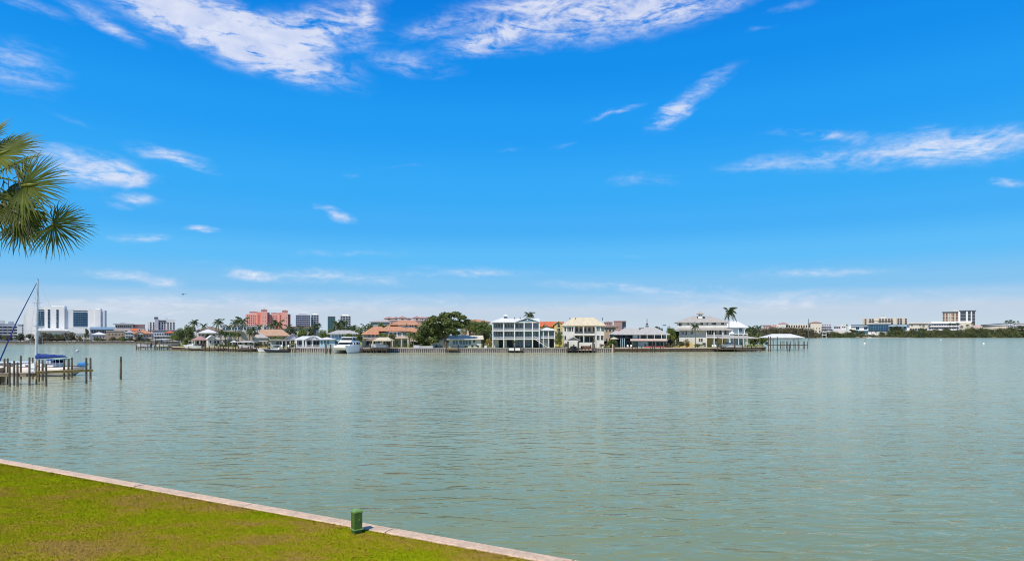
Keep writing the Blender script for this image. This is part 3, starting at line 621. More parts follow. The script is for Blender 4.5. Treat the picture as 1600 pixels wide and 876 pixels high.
h = Bld('cream_house', 'cream waterfront house with a flat roof left of the round white roof', 'house', 128, 520, gz=G1)
h.box('wall', 116, 141, 521.5, None, 0, 12, CREAM); h.box('roof', 115.5, 141.5, 520, 521.5, -.6, 12.6, WHITEW); h.grid(118, 140, 5, 523, 533, 2, 2, 2)
h.box('terrace_roof', 116, 131, 528.5, 529.5, -6, -.02, WHITE); h.posts((116.5, 123, 130.5), 529.5, None, -5.7, .2)
h = Bld('small_white_house', 'small house with a pale hipped roof left of the brown two storey house', 'house', 154, 515, gz=G1)
h.box('wall', 144, 165, 522.5, None, 0, 12, LGREY); h.hip(143, 166, 522.5, 518.3, 0, 12, RWHITE); h.grid(145, 164, 4, 524, 533, 2, 2.2, 2.2)
h = Bld('brown_house', 'brown two storey shore house with a single dark doorway', 'house', 181, 512, gz=G1)
h.box('wall', 166, 195.5, 517.5, None, 0, 14, TAN); h.box('parapet', 165.7, 196, 516.6, 517.5, -.3, 14.3, BEIGE); h.grid(168, 194, 5, 519.5, 525, 1, 2, 2.2); h.win([179, 187], 529, 2.4, 3.4)
h = Bld('terraced_office', 'pale terraced office with rows of dark openings left of the orange roofed house', 'building', 203, 575, gz=G1)
h.box('wall', 178, 228, 512.5, None, 0, 26, PALEPINK); h.box('upper_wall', 180, 208, 506.5, 512.4, 2, 20, WHITEW); h.box('upper_wall', 199, 227, 507.2, 512.4, 6, 22, PALEPINK)
h.box('roof_slab', 177, 209, 505.3, 506.5, -.5, 21, LGREY); h.box('penthouse', 187, 196, 503.6, 505.3, 6, 14, LGREY); h.box('roof_slab', 198.7, 227.5, 506.2, 507.2, 4, 23, ROSE)
for x in range(8): h.win(182 + x*3.2, 509.8, 1.7, 3.0, 2, bars=0)
h.win(205, 509.5, 13, 1.8, 6, bars=4)
for j in range(3):
    h.box('balcony_slab', 178, 203, 515 + j*4.2, 515.8 + j*4.2, -1.4, -.02, WHITEW)
    for x in range(7): h.win(180.3 + x*3.4, 517.6 + j*4.2, 2.4, 2.4, 0, bars=0)
for x in range(6): h.win(207 + x*3.7, 516, 1.9, 3.6, 0, bars=0)
h = Bld('blue_white_house', 'pale blue and white stacked shore house with blue windows', 'house', 202, 508, gz=G1)
h.box('wall', 195.8, 208.5, 519, None, 0, 10, LTBLUE); h.hip(195, 209, 519, 515.8, 0, 10, RLGREY)
for j in range(3): h.grid(196, 208.3, 3, 520.5 + j*4.4, 523 + j*4.4, 1, 2.4, 2, gm=GLASSB); h.box('balcony_slab', 195.6, 208.6, 523.4 + j*4.4, 524.2 + j*4.4, -1, -.02, WHITE)
h = Bld('orange_roof_house', 'shore house under a wide orange tile roof left of the white block hotel', 'house', 223, 500, gz=G1)
h.box('wall', 209, 238, 520.5, None, 0, 16, PALEPINK); h.hip(208, 239, 520.5, 514.5, 0, 16, RORANGE, 1); h.gab(211, 226, 521.5, 516.8, -3, 2, RORANGE, 'v', .4, wall=CREAM)
h.grid(210, 237, 6, 522.5, 526, 1, 2.4, 2.6); h.grid(211, 236, 5, 528.5, 533, 1, 3, 3.4)
h.gab(206, 215, 516.5, 512.5, 4, 12, RRED, 'u', .4, name='rear_roof')
h = Bld('block_hotel', 'white block hotel with dark window columns behind the left dock', 'hotel', 253, 600, gz=G1)
h.box('wall', 231, 241.5, 501.5, None, 3, 22, HOTELW); h.box('wall', 241.6, 247.5, 498.5, None, 0, 22, LGREY); h.box('wall', 247.6, 274, 499, None, 2, 22, HOTELG)
h.box('penthouse', 241, 247, 495, 498.4, 3, 10, DGREY); h.box('penthouse', 258.5, 262.5, 496.5, 499, 5, 12, LGREY); h.box('screen', 249, 259, 500.3, 502.5, 1.4, 1.98, DGREY)
for x in (236, 241): pass
for j in range(5):
    y = 504.4 + j*3.0; h.win([235.6, 240], y, 2.1, 2.4, 3, bars=0); h.win([249.2, 254, 257.4, 262.5, 267, 271.8], y - (.9 if j else 0), 2.0, 2.4, 2, bars=0)
h.box('podium', 238, 275, 516.2, None, -6, -.05, LGREY); h.grid(239, 274, 8, 518, 524, 1, 3, 3, v=-6); h.box('cornice', 237.5, 275.5, 515.4, 516.2, -6.6, -.05, ROSE)
h = Bld('grey_terrace_block', 'low grey terrace block with shaded balconies left of the palm clump', 'building', 255, 500, gz=G1)
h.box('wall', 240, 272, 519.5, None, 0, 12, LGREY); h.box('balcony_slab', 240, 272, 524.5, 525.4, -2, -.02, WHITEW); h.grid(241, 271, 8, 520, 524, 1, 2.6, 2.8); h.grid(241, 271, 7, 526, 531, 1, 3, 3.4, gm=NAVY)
h.hip(258, 273, 519.4, 516.5, -1, 9, RRED, name='porch_roof')
h = Bld('shoreline_bulkhead', 'low dark bulkhead running along the far left shore', 'bulkhead', 120, 481.3, gz=0)
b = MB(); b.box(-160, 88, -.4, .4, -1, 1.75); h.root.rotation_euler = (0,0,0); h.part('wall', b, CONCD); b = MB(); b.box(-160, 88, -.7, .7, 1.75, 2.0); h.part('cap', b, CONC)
VG = 'trees along the far left shore'
for i, (x0, x1, yt, m, t) in enumerate([(-20, 6, 521, LEAFD, 'dark tree at the far left edge below the parking garage'), (3, 22, 523, LEAFB, 'brownish shore tree in front of the parking garage'), (24, 40, 519, LEAFD, 'dark round tree below the white stair tower'),
        (38, 56, 519.5, LEAFD, 'dark tree just left of the mast on the far shore'), (58, 76, 517.5, LEAFB, 'brownish tree just right of the mast on the far shore'), (70, 84, 519.5, LEAFB, 'dull tree second right of the mast on the far shore'), (80, 99, 521, LEAF, 'bright green round tree below the hotel slits'),
        (92, 110, 518, LEAFB, 'brown green tree below the plain hotel wall'), (104, 120, 516.5, LEAFB, 'tall sparse tree left of the cream house'), (131, 139, 511.5, LEAFD, 'narrow dark conifer shaped tree above the cream house'), (120, 128, 524, LEAFO, 'small golden shrub in front of the cream house'),
        (144, 160, 527, LEAF, 'low green bush in front of the small pale roofed house'), (186, 197, 524, LEAFY, 'green bush at the right end of the brown house'), (211, 224, 524, LEAFD, 'dark bush in front of the orange roofed house'), (226, 240, 528, LEAFY, 'low bush right of the orange roofed house')]):
    tree('shore_tree', t, x0, x1, yt, 497 - (i % 3)*3, m, group=VG, gz=G1, base=.12, n=700, size=.13)
h = tree('shore_hedge', 'long low scrub hedge along the far left bulkhead', 40, 118, 527.5, 488, LEAFB, gz=G1, base=.0, cat='hedge', n=1500, deep=8)
h = tree('shore_hedge', 'low broken hedge in front of the brown and blue shore houses', 164, 262, 530, 488, LEAFD, gz=G1, base=.0, cat='hedge', n=1500, deep=8)

# ------------------------------------------------------------------ towers beyond the peninsula
h = Bld('pink_resort', 'large coral pink resort with two domed towers above the palms', 'hotel', 418, 900, gz=G1)
h.box('wall', 384, 405, 490.5, None, 4, 40, PINK); h.box('wall', 401, 408, 487.5, None, 1, 40, PINKD); h.box('tower', 408.1, 417.5, 484.5, None, -3, 10, PINK); h.box('wall', 417.6, 421.5, 488, None, 1, 40, PINKD)
h.box('wall', 421.6, 441, 491, None, 4, 40, PINK); h.box('wall', 436, 441.2, 488, None, 2, 40, PINKD); h.box('tower', 441.3, 450, 485.5, None, -3, 10, PINK); h.box('wall', 450.1, 454.5, 490, None, 3, 40, PINKD)
h.box('penthouse', 390, 402, 487, 490.4, 8, 30, PALEPINK); h.box('penthouse', 424, 435, 488.5, 491, 8, 30, PALEPINK)
h.hip(409, 416.6, 484.3, 482, -2.4, 9.4, RPINK, 1.2, name='tower_roof'); h.hip(442, 449.4, 485.3, 483.2, -2.4, 9.4, RPINK, 1.2, name='tower_roof')
h.hip(389.5, 402.5, 487, 485.6, 8, 30, RPINK, .5); h.hip(424, 435.5, 488.5, 487, 8, 30, RPINK, .5)
for j in range(8):
    y = 493 + j*2.9; h.win([387 + i*2.9 for i in range(5)], y, 1.5, 1.3, 4, fm=PINK, bars=0); h.win([404.7, 419.6], y, 1.6, 1.4, 1, fm=PINKD, bars=0)
    h.win([424 + i*2.9 for i in range(4)], y+.5, 1.4, 1.3, 4, fm=PINK, bars=0); h.win([438.5], y, 1.6, 1.4, 2, fm=PINKD, bars=0); h.win([452.3], y, 1.8, 1.4, 3, fm=PINKD, bars=0)
    if j % 2: h.win([411, 414.6, 444, 447.4], y, .9, 1.2, -3, fm=PINK, bars=0)
def tower(label, x0, x1, yt, d, wall, gm, nx, ny, yb=516, side=None, roofy=None, name='glass_tower', bands=True):
    h = Bld(name, label, 'tower', (x0+x1)/2, d, gz=G1); h.box('wall', x0, x1, yt, None, 0, 24, wall)
    for j in range(ny):
        for i in range(nx):
            h.win(x0 + (x1-x0)*(i+.5)/nx, yt + 1 + (yb-yt-1)*(j+.5)/ny, (x1-x0)/nx*.72, (yb-yt)/ny*.7, 0, fm=wall, gm=gm, bars=0)
    if bands:
        for j in range(ny + 1): h.box('slab', x0-.2, x1+.2, yt + .8 + (yb-yt-1)*j/ny, yt + 1.1 + (yb-yt-1)*j/ny, -1.2, -.15, WHITEW)
    if roofy: h.box('penthouse', x0 + (x1-x0)*.2, x1 - (x1-x0)*.2, roofy, yt - .02, 5, 18, wall)
    return h
tower('broad violet blue glass apartment tower right of the pink resort', 462, 485, 491.5, 980, LGREY, GLASSP, 7, 8, roofy=489.5)
h = tower('slim white and blue apartment tower joined behind the broad violet glass one', 486, 498, 491, 1000, HOTELW, GLASSB, 3, 8, roofy=489.3)
tower('teal glass office tower left of the twin tower', 512, 524, 494, 1000, DGREY, GLASST, 4, 8, bands=False)
tower('white and blue striped apartment tower right of the teal glass one', 531.5, 548, 492.5, 1000, HOTELW, GLASSB, 4, 8, roofy=491)
h = Bld('red_brick_tower', 'red brown apartment tower behind the grey roofed house', 'tower', 969, 720, gz=G1)
h.box('wall', 959, 972, 501.6, None, 0, 14, ROSE); h.box('wall', 972.1, 978.2, 502.3, None, 4, 20, GREYW); h.box('parapet', 958.6, 978.6, 501, 501.7, -.5, 20, RPINK)
for j in range(7): h.win([960.8, 964, 967.2, 970.3], 503.5 + j*3, 1.6, 1.5, 0, fm=PINK, bars=0); h.win([975], 503.8 + j*3, 2.8, 1.3, 4, fm=GREYW, bars=0)
h = Bld('rose_block', 'faded rose block between the cream house and the red brown tower', 'building', 952, 640, gz=G1)
h.box('wall', 944, 957, 503, None, 0, 14, ROSE); h.hip(944, 957, 503, 501.4, 0, 14, RPINK); h.grid(945, 956, 4, 504, 525, 6, 1.4, 1.6, fm=ROSE)
h = Bld('white_long_building', 'long white building with dark window bands below the pink resort', 'building', 386, 560, gz=G1)
h.box('wall', 345, 427, 509, None, 0, 18, WHITEW); h.grid(348, 426, 17, 510.5, 516, 1, 3.1, 3.2, gm=GLASSB); h.box('parapet', 344.5, 427.5, 508, 509, -.5, 18.5, HOTELG); h.grid(348, 426, 14, 519, 525, 1, 3.1, 3.2)
h.box('stair_tower', 407, 413, 506.5, 525, -3, -.05, CREAM)
h = Bld('brown_roof_block', 'cream block with a long dark brown flat roof right of the pink resort', 'building', 466, 430, gz=G1)
h.box('wall', 452, 487, 512, None, 0, 14, CREAM); h.box('roof', 450, 489, 509.6, 512, -1, 15, RBROWN); h.win([457, 463, 471, 480], 515, 3, 2); h.grid(454, 486, 6, 519, 528, 2, 3, 3)
h = Bld('pale_roof_house', 'pale house top with a white roof edge left of the dark palm clump', 'house', 442, 400, gz=G1)
h.box('wall', 428, 452, 514.5, None, 0, 12, LGREY); h.box('roof', 427, 453, 512.8, 514.5, -.8, 13, RBROWN); h.grid(429, 451, 5, 516, 520, 1, 3, 2.4)
# ------------------------------------------------------------------ peninsula houses, left to right
h = Bld('brown_roof_house', 'two storey pale house with a broad brown roof behind the left palms', 'house', 332, 330, 4)
h.box('wall', 308, 352, 516.5, None, 0, 13, LGREY); h.hip(307, 353, 516.5, 509.5, 0, 13, RBROWN, .7); h.grid(309, 332, 4, 518, 523, 1, 3, 3); h.grid(334, 351, 3, 518, 523, 1, 3, 3); h.grid(310, 350, 6, 527, 533, 1, 3, 4)
h = Bld('white_roof_house', 'low house with a bright white hipped roof in front of the brown roofed house', 'house', 324, 305, 2)
h.box('wall', 308, 338, 519.5, None, 0, 10, WHITEW); h.hip(311, 340, 519.5, 513.8, -1, 9, RWHITE, .6); h.grid(309, 337, 5, 521, 525, 1, 3, 2.2)
h = Bld('red_porch_house', 'small cottage with a reddish brown porch roof by the left boats', 'house', 310, 292, 3)
h.box('wall', 303, 325, 530.5, None, 0, 8, TAN); h.hip(302, 325, 530.8, 524.8, -1, 9, RPINK, .6); h.win([309, 314.5, 319.5], 534.8, 3.2, 5, -.0, gm=NAVY, bars=0); h.posts((303.5, 312, 324), 531, None, -1.4, .14, WHITE)
h = Bld('white_cottage', 'small white gabled cottage with one arched window near the left dock', 'house', 334, 285, 5)
h.box('wall', 325, 345, 529, None, 0, 8, WHITEW); h.gab(325, 336, 529, 523.5, -.6, 8, RWHITE, 'v', .4, wall=WHITEW); h.hip(334, 346, 530, 526.5, 0, 8, RLGREY, .5, name='side_roof'); h.win(328.5, 534, 1.8, 3.2, 0, bars=0, arch=True); h.win([336, 341], 534.5, 3.2, 5, 0)
h = Bld('flat_roof_house', 'cream flat roofed house behind the row of small yard palms', 'house', 367, 300, 0)
h.box('wall', 347, 396, 518, None, 0, 12, BEIGE); h.box('roof', 346, 378, 515.6, 517.98, -1, 13, RLGREY); h.grid(348, 378, 6, 519.5, 523, 1, 3, 2, gm=GLASS)
h.box('canopy', 347, 372, 529.5, 530.6, -3.5, -.02, WHITE); h.posts((347.5, 355, 363, 371.5), 530.6, None, -3.2, .2); h.grid(350, 396, 6, 531.5, 540, 1, 3.4, 6)
h = Bld('tan_tile_house', 'low cream house under a long tan orange tile roof in the left middle', 'house', 423, 290, -2)
h.box('wall', 399, 452, 524, None, 0, 14, CREAM); h.hip(401, 451, 524, 514, 0, 14, RTAN, .8, ra=408, rb=440); h.box('wing_wall', 398, 422, 527, None, -4, -.05, BEIGE); h.hip(397, 418, 527, 520.5, -4, 4, RLGREY, .5, name='wing_roof')
h.grid(402, 421, 4, 531, 540, 1, 3, 5, v=-4); h.grid(424, 450, 5, 527, 533, 1, 3.4, 4)
h = Bld('screened_porch_house', 'low grey screened porch house with white posts behind the cabin boat', 'house', 440, 276, 0)
h.box('wall', 422, 455, 531.5, None, 0, 8, LGREY); h.box('roof', 421, 462, 529.8, 531.48, -2, 9, RGREY); h.grid(431, 452, 4, 532.5, 541, 1, 4, 6, gm=NAVY); h.posts((441, 447, 453.5, 461), 531.5, None, -1.7, .16)
h.gab(446, 470, 530, 520.5, 2, 12, RGREY, 'v', .5, wall=LGREY, name='gable_roof')
h = Bld('white_pavilion_house', 'white roofed pavilion house with tall white columns left of the catamaran', 'house', 486, 268, 0)
h.box('wall', 463, 503, 530, None, 2.5, 12, GREYW); h.hip(462, 504, 530, 524.8, -.6, 12, RWHITE, .6, ra=472, rb=496); h.gab(478, 500, 530, 523.4, -2, 3, RWHITE, 'v', .5, wall=WHITE, name='portico_roof')
for x in (463, 473.5, 478, 488, 500.5): h.posts((x,), 530, None, -1, .28, WHITE, name='column')
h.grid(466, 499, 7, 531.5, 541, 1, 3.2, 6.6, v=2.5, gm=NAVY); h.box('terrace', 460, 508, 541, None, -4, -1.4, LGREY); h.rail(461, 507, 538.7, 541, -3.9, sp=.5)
h = Bld('pale_blue_house', 'two storey pale blue house with a light shingle roof behind the catamaran', 'house', 535, 270, 1)
h.box('wall', 516, 543, 521, None, 0, 10, LTBLUE); h.hip(513.5, 560, 521, 515.4, -.5, 11, RLGREY, .6, ra=527, rb=548); h.box('wing_wall', 543.1, 560, 522, None, 1, 10, LTBLUE); h.win([520.5, 525.5], 525, 4, 3.4, 0, gm=GLASSP); h.win([531, 535], 524.8, 1.8, 4, 0); h.win([548, 554], 525, 3, 3.4, 1)
h.box('lower_wall', 500, 523, 529.5, None, -3, -.05, LTBLUE); h.hip(499, 523, 529.5, 526.6, -3.4, 2, RWHITE, .4, name='lower_roof'); h.win([503, 508, 513], 534.5, 3, 6, -3, gm=GLASST); h.win([526, 531, 537], 534.5, 3, 4, 0)
h = Bld('villa', 'large cream villa under stepped orange tile roofs left of the big oak', 'house', 608, 282, 0)
h.box('wall', 569, 596, 522, None, 1, 16, CREAM); h.hip(567, 606, 522, 509.5, 1, 16, RORANGE, .8, ra=583, rb=596)
h.box('wall', 596.1, 637, 519.5, None, -1, 16, PALEPINK); h.hip(594, 638, 516.6, 507.5, -1, 16, RORANGE, .8, ra=607, rb=624, name='middle_roof')
h.box('wall', 637.1, 655, 518, None, 0, 16, PALEPINK); h.hip(630, 656, 518, 510.5, .3, 14, RORANGE, .8, name='right_roof')
h.box('upper_wall', 621, 654, 506.5, 512, 8, 20, CREAM); h.hip(612, 656, 506.5, 499.5, 6, 22, RORANGE, .8, ra=624, rb=650, name='upper_roof'); h.box('attic_wall', 622, 650, 505.5, 512, 5.8, 7.9, CREAM)
h.win(636, 508.2, 3.4, 2.6, 5.8, arch=True, bars=0); h.win([642, 646, 650], 508.8, 2, 2.6, 5.8, bars=0)
h.win([577], 524, 4, 5, 1, gm=GLASST); h.win([583, 589], 523.5, 3, 4, 1); h.win([604, 611, 617], 521.5, 4, 5, -1, gm=GLASST); h.win([624, 632], 521.5, 4.6, 6, -1, gm=GLASST); h.win([641, 647], 521.5, 3.4, 5, 0)
h.box('terrace_slab', 566, 638, 527, 528.8, -6, -.9, BEIGE); h.posts((568, 583, 598, 613, 627, 637), 528.8, None, -5.6, .3, BEIGE, name='column'); h.box('column', 568.5, 571, 528.8, None, -5.3, -1.4, CREAM)
h.box('lower_wall', 570, 637, 529, None, -3.4, -1.1, BEIGE); h.grid(572, 602, 4, 530.5, 540, 1, 5.4, 7, v=-3.4, gm=NAVY); h.grid(604, 636, 5, 530.5, 540, 1, 4.6, 7, v=-3.4, gm=GLASST)
h.rail(571, 600, 524.4, 527, -5.8, DGREY, .6); h.box('side_wall', 640, 654, 527, None, -2, -.1, PALEPINK); h.win(645, 536, 2.4, 6, -2, gm=NAVY)
h = Bld('domed_condominium', 'rose condominium row with small hipped roof turrets above the villa', 'building', 630, 560, 0, gz=G1)
h.box('wall', 585, 672, 501, None, 0, 16, ROSE); h.box('cornice', 584, 673, 500.2, 501, -.5, 16.5, PALEPINK)
for x0, x1, yt, ye in ((601, 615, 494, 497.2), (615.5, 622.5, 494, 496.6), (623.5, 634, 493, 496.4), (635, 643, 495.3, 497.6), (646, 657, 492.8, 496.2), (657.5, 663, 493.8, 496.5), (664, 671, 493.8, 496.3)):
    h.box('turret', x0, x1, ye, 500.2, -.3, 9, PALEPINK); h.hip(x0-.8, x1+.8, ye, yt, -.3, 9, RPINK, .5, name='turret_roof'); h.win((x0+x1)/2, 498.7, (x1-x0)*.3, 1.7, -.3, bars=0)
h.grid(587, 670, 18, 502, 507, 1, 2, 2.4)
h = Bld('low_beige_block', 'long pale block with a flat roof left of the rose turrets', 'building', 592, 470, 0, gz=G1)
h.box('wall', 580, 607, 502.5, None, 0, 10, GREYW); h.hip(578, 612, 502.5, 499.3, -.5, 11, RLGREY, .5)
h = Bld('ranch_house', 'low white ranch house under the big oak by the seawall', 'house', 714, 263, 0)
h.box('wall', 688, 752, 530, None, 0, 9, WHITEW); h.gab(696, 753, 529.6, 523.8, -.3, 9.5, roofmat('cream_shingle_roof', (.62, .56, .44), (.52, .46, .36)), 'u', .7, wall=WHITEW); h.box('wing_wall', 674, 687.9, 531, None, .5, 9, WHITEW); h.hip(672, 697, 530.6, 525.5, 0, 9, RGREY, .6, name='wing_roof')
h.box('fascia', 698, 741, 529.2, 530.4, -1.6, -1.02, WHITE); h.win([709, 713.5], 534.5, 3.6, 6, 0, gm=GLASST); h.win([720, 724.5, 729, 734], 534.5, 3.4, 6.4, 0, gm=GLASST); h.win([718], 534, 1.5, 5, 0); h.win([741], 533, 3.6, 3.8, 0); h.win([699.5], 533.5, 3.6, 4, 0); h.win([678.5, 684], 533.5, 3, 3.4, .5)
h = Bld('orange_villa_roof_house', 'orange tile roofed villa half hidden behind trees right of the oak', 'house', 742, 360, 0)
h.box('wall', 722, 765, 502.5, None, 0, 14, PALEPINK); h.hip(720, 766, 502.5, 498.3, 0, 14, RORANGE, .6); h.grid(724, 764, 7, 504, 509, 1, 2.4, 3); h.box('cornice', 727, 741, 498.6, 499.4, -.6, 0, WHITE)
# three storey porch house
h = Bld('three_storey_porch_house', 'three storey slate blue house with white porches and a white metal roof', 'house', 806, 263, 0, gz=1.6)
h.box('wall', 770, 843, 503, None, 3.2, 15, BLUEG)
for x0, x1, yt in ((768.5, 843.5, 503.6), (768.5, 843.5, 516), (768.5, 843.5, 529.2)): h.box('porch_floor', x0, x1, yt - (1.0 if yt < 510 else 0), yt + (.4 if yt < 510 else 1.2), 0, 3.15, WHITE)
for x in (770, 787, 804, 819, 832, 842.6): h.posts((x,), 503.9, None, .25, .21, WHITE, name='column')
for y0, y1 in ((512.8, 515.9), (526, 529.1)):
    for a, c in ((770.8, 786.2), (787.8, 803.2), (804.8, 818.2), (819.8, 831.2), (832.8, 841.8)): h.rail(a, c, y0, y1, .25, sp=.22)
for y in (508, 520.8): h.win([775.5, 779.5, 783.5], y, 2.6, 5.6, 3.2); h.win([790, 794.5, 799], y + .4, 2.8, 6.6, 3.2); h.win([808, 813.5], y + .4, 3, 6.2, 3.2)
h.win([823, 827.5, 835, 839], 508.4, 2.8, 6.8, 3.2, gm=GLASSP); h.win([822, 829, 834, 839.3], 521.5, 3.2, 7.4, 3.2, gm=GLASST)
h.box('garage_panel', 779, 785.5, 530.6, None, 3.0, 3.18, NAVY); h.box('garage_panel', 792, 801, 530.6, None, 3.0, 3.18, NAVY); h.box('lower_wall', 772, 778.8, 531, None, 2.9, 3.19, WHITEW); h.box('lower_wall', 787.6, 791.8, 531, None, 2.9, 3.19, WHITEW)
h.win([807.5, 813, 816.5, 823, 827], 535.6, 2.4, 7.8, 3.2, gm=GLASSP); h.box('garage_panel', 834, 841.6, 531, None, 2.6, 3.18, NAVY)
h.hip(768.2, 805, 502.6, 494.2, 0, 12, RWHITE, .4, ra=788, rb=790); h.gab(790, 843, 501.8, 496.2, 4, 15, RWHITE, 'u', .3, name='main_roof', wall=BLUEG); h.gab(805.5, 842.5, 502.6, 495.6, 0, 9, RWHITE, 'v', .35, name='gable_roof', wall=BLUEG)
h.box('cupola', 787, 792, 492.6, 495.4, 4.2, 5.6, BLUEG); h.hip(786, 793, 492.6, 490.2, 3.8, 6, RWHITE, .1, name='cupola_roof'); h.win([789.5], 493.6, 2.6, 1.2, 4.2, bars=1)
b = MB(); b.tube([(h.u(824), -.04, h.z(499.8)), (h.u(824), -.12, h.z(499.8))], .28, 12); h.part('gable_vent', b, WHITE)
for x in (804, 813): b = MB(); b.tube([(h.u(x), 8, h.z(497)), (h.u(x), 8, h.z(494.6))], .18, 6); h.part('roof_vent', b, DGREY)
b = MB(); b.box(h.u(823), h.u(826), 9, 10, h.z(497.5), h.z(494.4)); h.part('chimney', b, BLUEG)
b = MB(); x0, x1, z0, z1 = h.u(835), h.u(856), h.z(528.6), .1
for i in range(14): q = i/13; b.box(x0 + (x1-x0)*q - .2, x0 + (x1-x0)*q + .25, -2.2, -.8, z0 + (z1-z0)*q - .12, z0 + (z1-z0)*q)
h.part('stair', b, WHITE); b = MB()
for yv in (-2.25, -.8): b.add([(x0, yv, z0-.3), (x1, yv, z1-.1), (x1, yv, z1+.15), (x0, yv, z0+.05), (x0, yv+.06, z0-.3), (x1, yv+.06, z1-.1), (x1, yv+.06, z1+.15), (x0, yv+.06, z0+.05)], [(0,1,2,3),(4,7,6,5),(0,4,5,1),(3,2,6,7),(1,5,6,2),(0,3,7,4)])
for yv in (-2.22, -.8): b.add([(x0, yv, z0+.95), (x1, yv, z1+.95), (x1, yv, z1+1.05), (x0, yv, z0+1.05), (x0, yv+.05, z0+.95), (x1, yv+.05, z1+.95), (x1, yv+.05, z1+1.05), (x0, yv+.05, z0+1.05)], [(0,1,2,3),(4,7,6,5),(0,4,5,1),(3,2,6,7),(1,5,6,2),(0,3,7,4)])
h.part('stair_stringer', b, WHITE)
h.box('wing_wall', 843.6, 867, 515.8, None, 3.4, 12, BLUEG); h.hip(843.2, 868, 515.4, 510.6, 1, 12, RWHITE, .35, name='wing_roof'); h.box('porch_floor', 843.8, 868, 527.4, 528.8, 1, 3.38, WHITE); h.posts((849, 857, 866.5), 515.6, None, 1.2, .16, WHITE, name='column'); h.rail(844.4, 866, 524.8, 527.3, 1.15, sp=.25)
h.win([849, 853, 858, 863.5], 521, 3.2, 7, 3.4, gm=GLASST); h.box('garage_panel', 860, 866, 530, None, 3.1, 3.38, NAVY); h.box('lower_wall', 848, 859.6, 530, None, 3.1, 3.39, LGREY)
h = Bld('orange_red_house', 'house with a vivid orange red tile roof and yellow gable behind the porch house', 'house', 862, 310, 0)
h.box('wall', 843, 868, 509.5, None, 2, 14, YELLOW); h.gab(838, 880, 509.5, 501.5, 2, 16, RRED, 'u', .5, wall=YELLOW); h.box('gable_front', 866, 879, 507, None, -2, 2, YELLOW); h.gab(865.5, 880, 507.5, 501.3, -2, 8, RSAND, 'v', .5, name='gable_roof', wall=YELLOW)
h.win(873, 509.3, 4, 3.4, -2, arch=True, bars=0); h.win(873, 515, 4.6, 4.4, -2); h.gab(849, 854.5, 508.2, 505.2, 1, 7, RRED, 'v', .2, name='dormer_roof', wall=CREAM)
for y in (520, 526): h.win([868.5, 873.5, 877.5], y, 2.4, 3.6, -2)
h = Bld('cream_balcony_house', 'cream two storey house with a sand tile roof and arched balcony doors', 'house', 912, 261, 0)
h.box('wall', 880.5, 896.5, 508, None, 0, 14, WHITEW); h.box('wall', 896.6, 930, 508, None, 2.6, 14, BEIGE); h.box('wall', 930.1, 943.5, 508, None, 0, 14, WHITEW)
h.hip(879.5, 944, 508, 495, 0, 14, RSAND, .7, ra=895, rb=928); h.box('balcony_slab', 895.5, 930.6, 520.6, 523.6, -.6, 2.55, WHITEW); h.rail(897, 930, 517.8, 520.5, -.4, DGREY, .3)
h.posts((897, 912, 930), 508.4, 520.6, -.3, .18, WHITEW, name='column'); h.posts((897, 912, 930), 523.6, None, -.3, .18, WHITEW, name='column')
h.win([883, 943-.8], 514, 2.2, 6.6, 0, bars=0); h.win([889.5], 514, 6.2, 6.6, 0, bars=2); h.win([894.6], 514, 2, 6.6, 0, bars=0); h.win([934.7], 513.5, 4.8, 6.6, 0, gm=GLASST); h.win([939.9], 513.5, 2, 6.6, 0, gm=GLASST)
h.win([901, 907.5, 914.5, 921], 515.3, 4, 5.4, 2.6, arch=True, bars=0); h.win([928], 514, 2.6, 6.6, 2.6, bars=0)
h.win([883], 527.6, 2.2, 6.4, 0, bars=0); h.win([928.6], 527, 2.6, 6.4, -.0, bars=0); h.win([934.7, 940.7], 527.4, 3.8, 6.8, 0, bars=1); h.grid(898, 929, 4, 524.5, 535, 1, 6, 8.6, v=2.6, gm=NAVY)
for x in (890, 898.5, 942): b = MB(); b.tube([(h.u(x), 5, h.z(500)), (h.u(x), 5, h.z(495.5))], .16, 6); h.part('roof_vent', b, DGREY)
h.box('garden_wall', 904, 930, 534.8, None, -3, -2.6, WHITEW); h.box('garden_wall', 886, 904, 531.5, None, -3.6, -3.2, WHITEW)
h = Bld('brown_side_house', 'brown stucco house squeezed between the cream balcony house and grey roof', 'house', 952, 300, 0)
h.box('wall', 944, 962, 510.5, None, 0, 14, TAN); h.hip(943, 964, 510.5, 506.5, 0, 14, RBROWN, .8); h.grid(945, 961, 3, 513, 519, 1, 3, 4); h.grid(945, 961, 3, 526, 534, 1, 2.6, 4)
h = Bld('grey_roof_house', 'wide low teal house under pale grey hipped roofs with a long screened balcony', 'house', 1000, 272, 0)
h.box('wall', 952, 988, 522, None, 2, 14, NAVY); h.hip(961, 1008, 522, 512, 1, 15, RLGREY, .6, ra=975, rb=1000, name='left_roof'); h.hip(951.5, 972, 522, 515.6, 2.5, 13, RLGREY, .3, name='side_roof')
h.box('wall', 988.1, 1042, 522, None, 0, 14, TEAL); h.hip(989, 1043.5, 522, 511.2, -1.5, 14, RLGREY, .8, ra=1006, rb=1024, name='right_roof')
h.box('balcony_slab', 985, 1041, 529, 532.2, -3, -.05, PALEPINK); h.win([1000 + i*5.6 for i in range(7)], 525.4, 4.4, 4.6, 0, fm=DGREY, gm=GLASS, bars=1); h.posts((1000, 1011, 1022, 1033, 1040.5), 522.4, 529, -2.6, .1, WHITE)
h.box('blue_panel', 989.5, 996, 523, 529, -.25, -.03, LTBLUE); h.win([956, 963, 970, 979], 526, 4, 4, 2, fm=TEAL, gm=GLASS); h.win([974, 981], 536, 3.6, 7, 2, fm=LTBLUE, gm=NAVY)
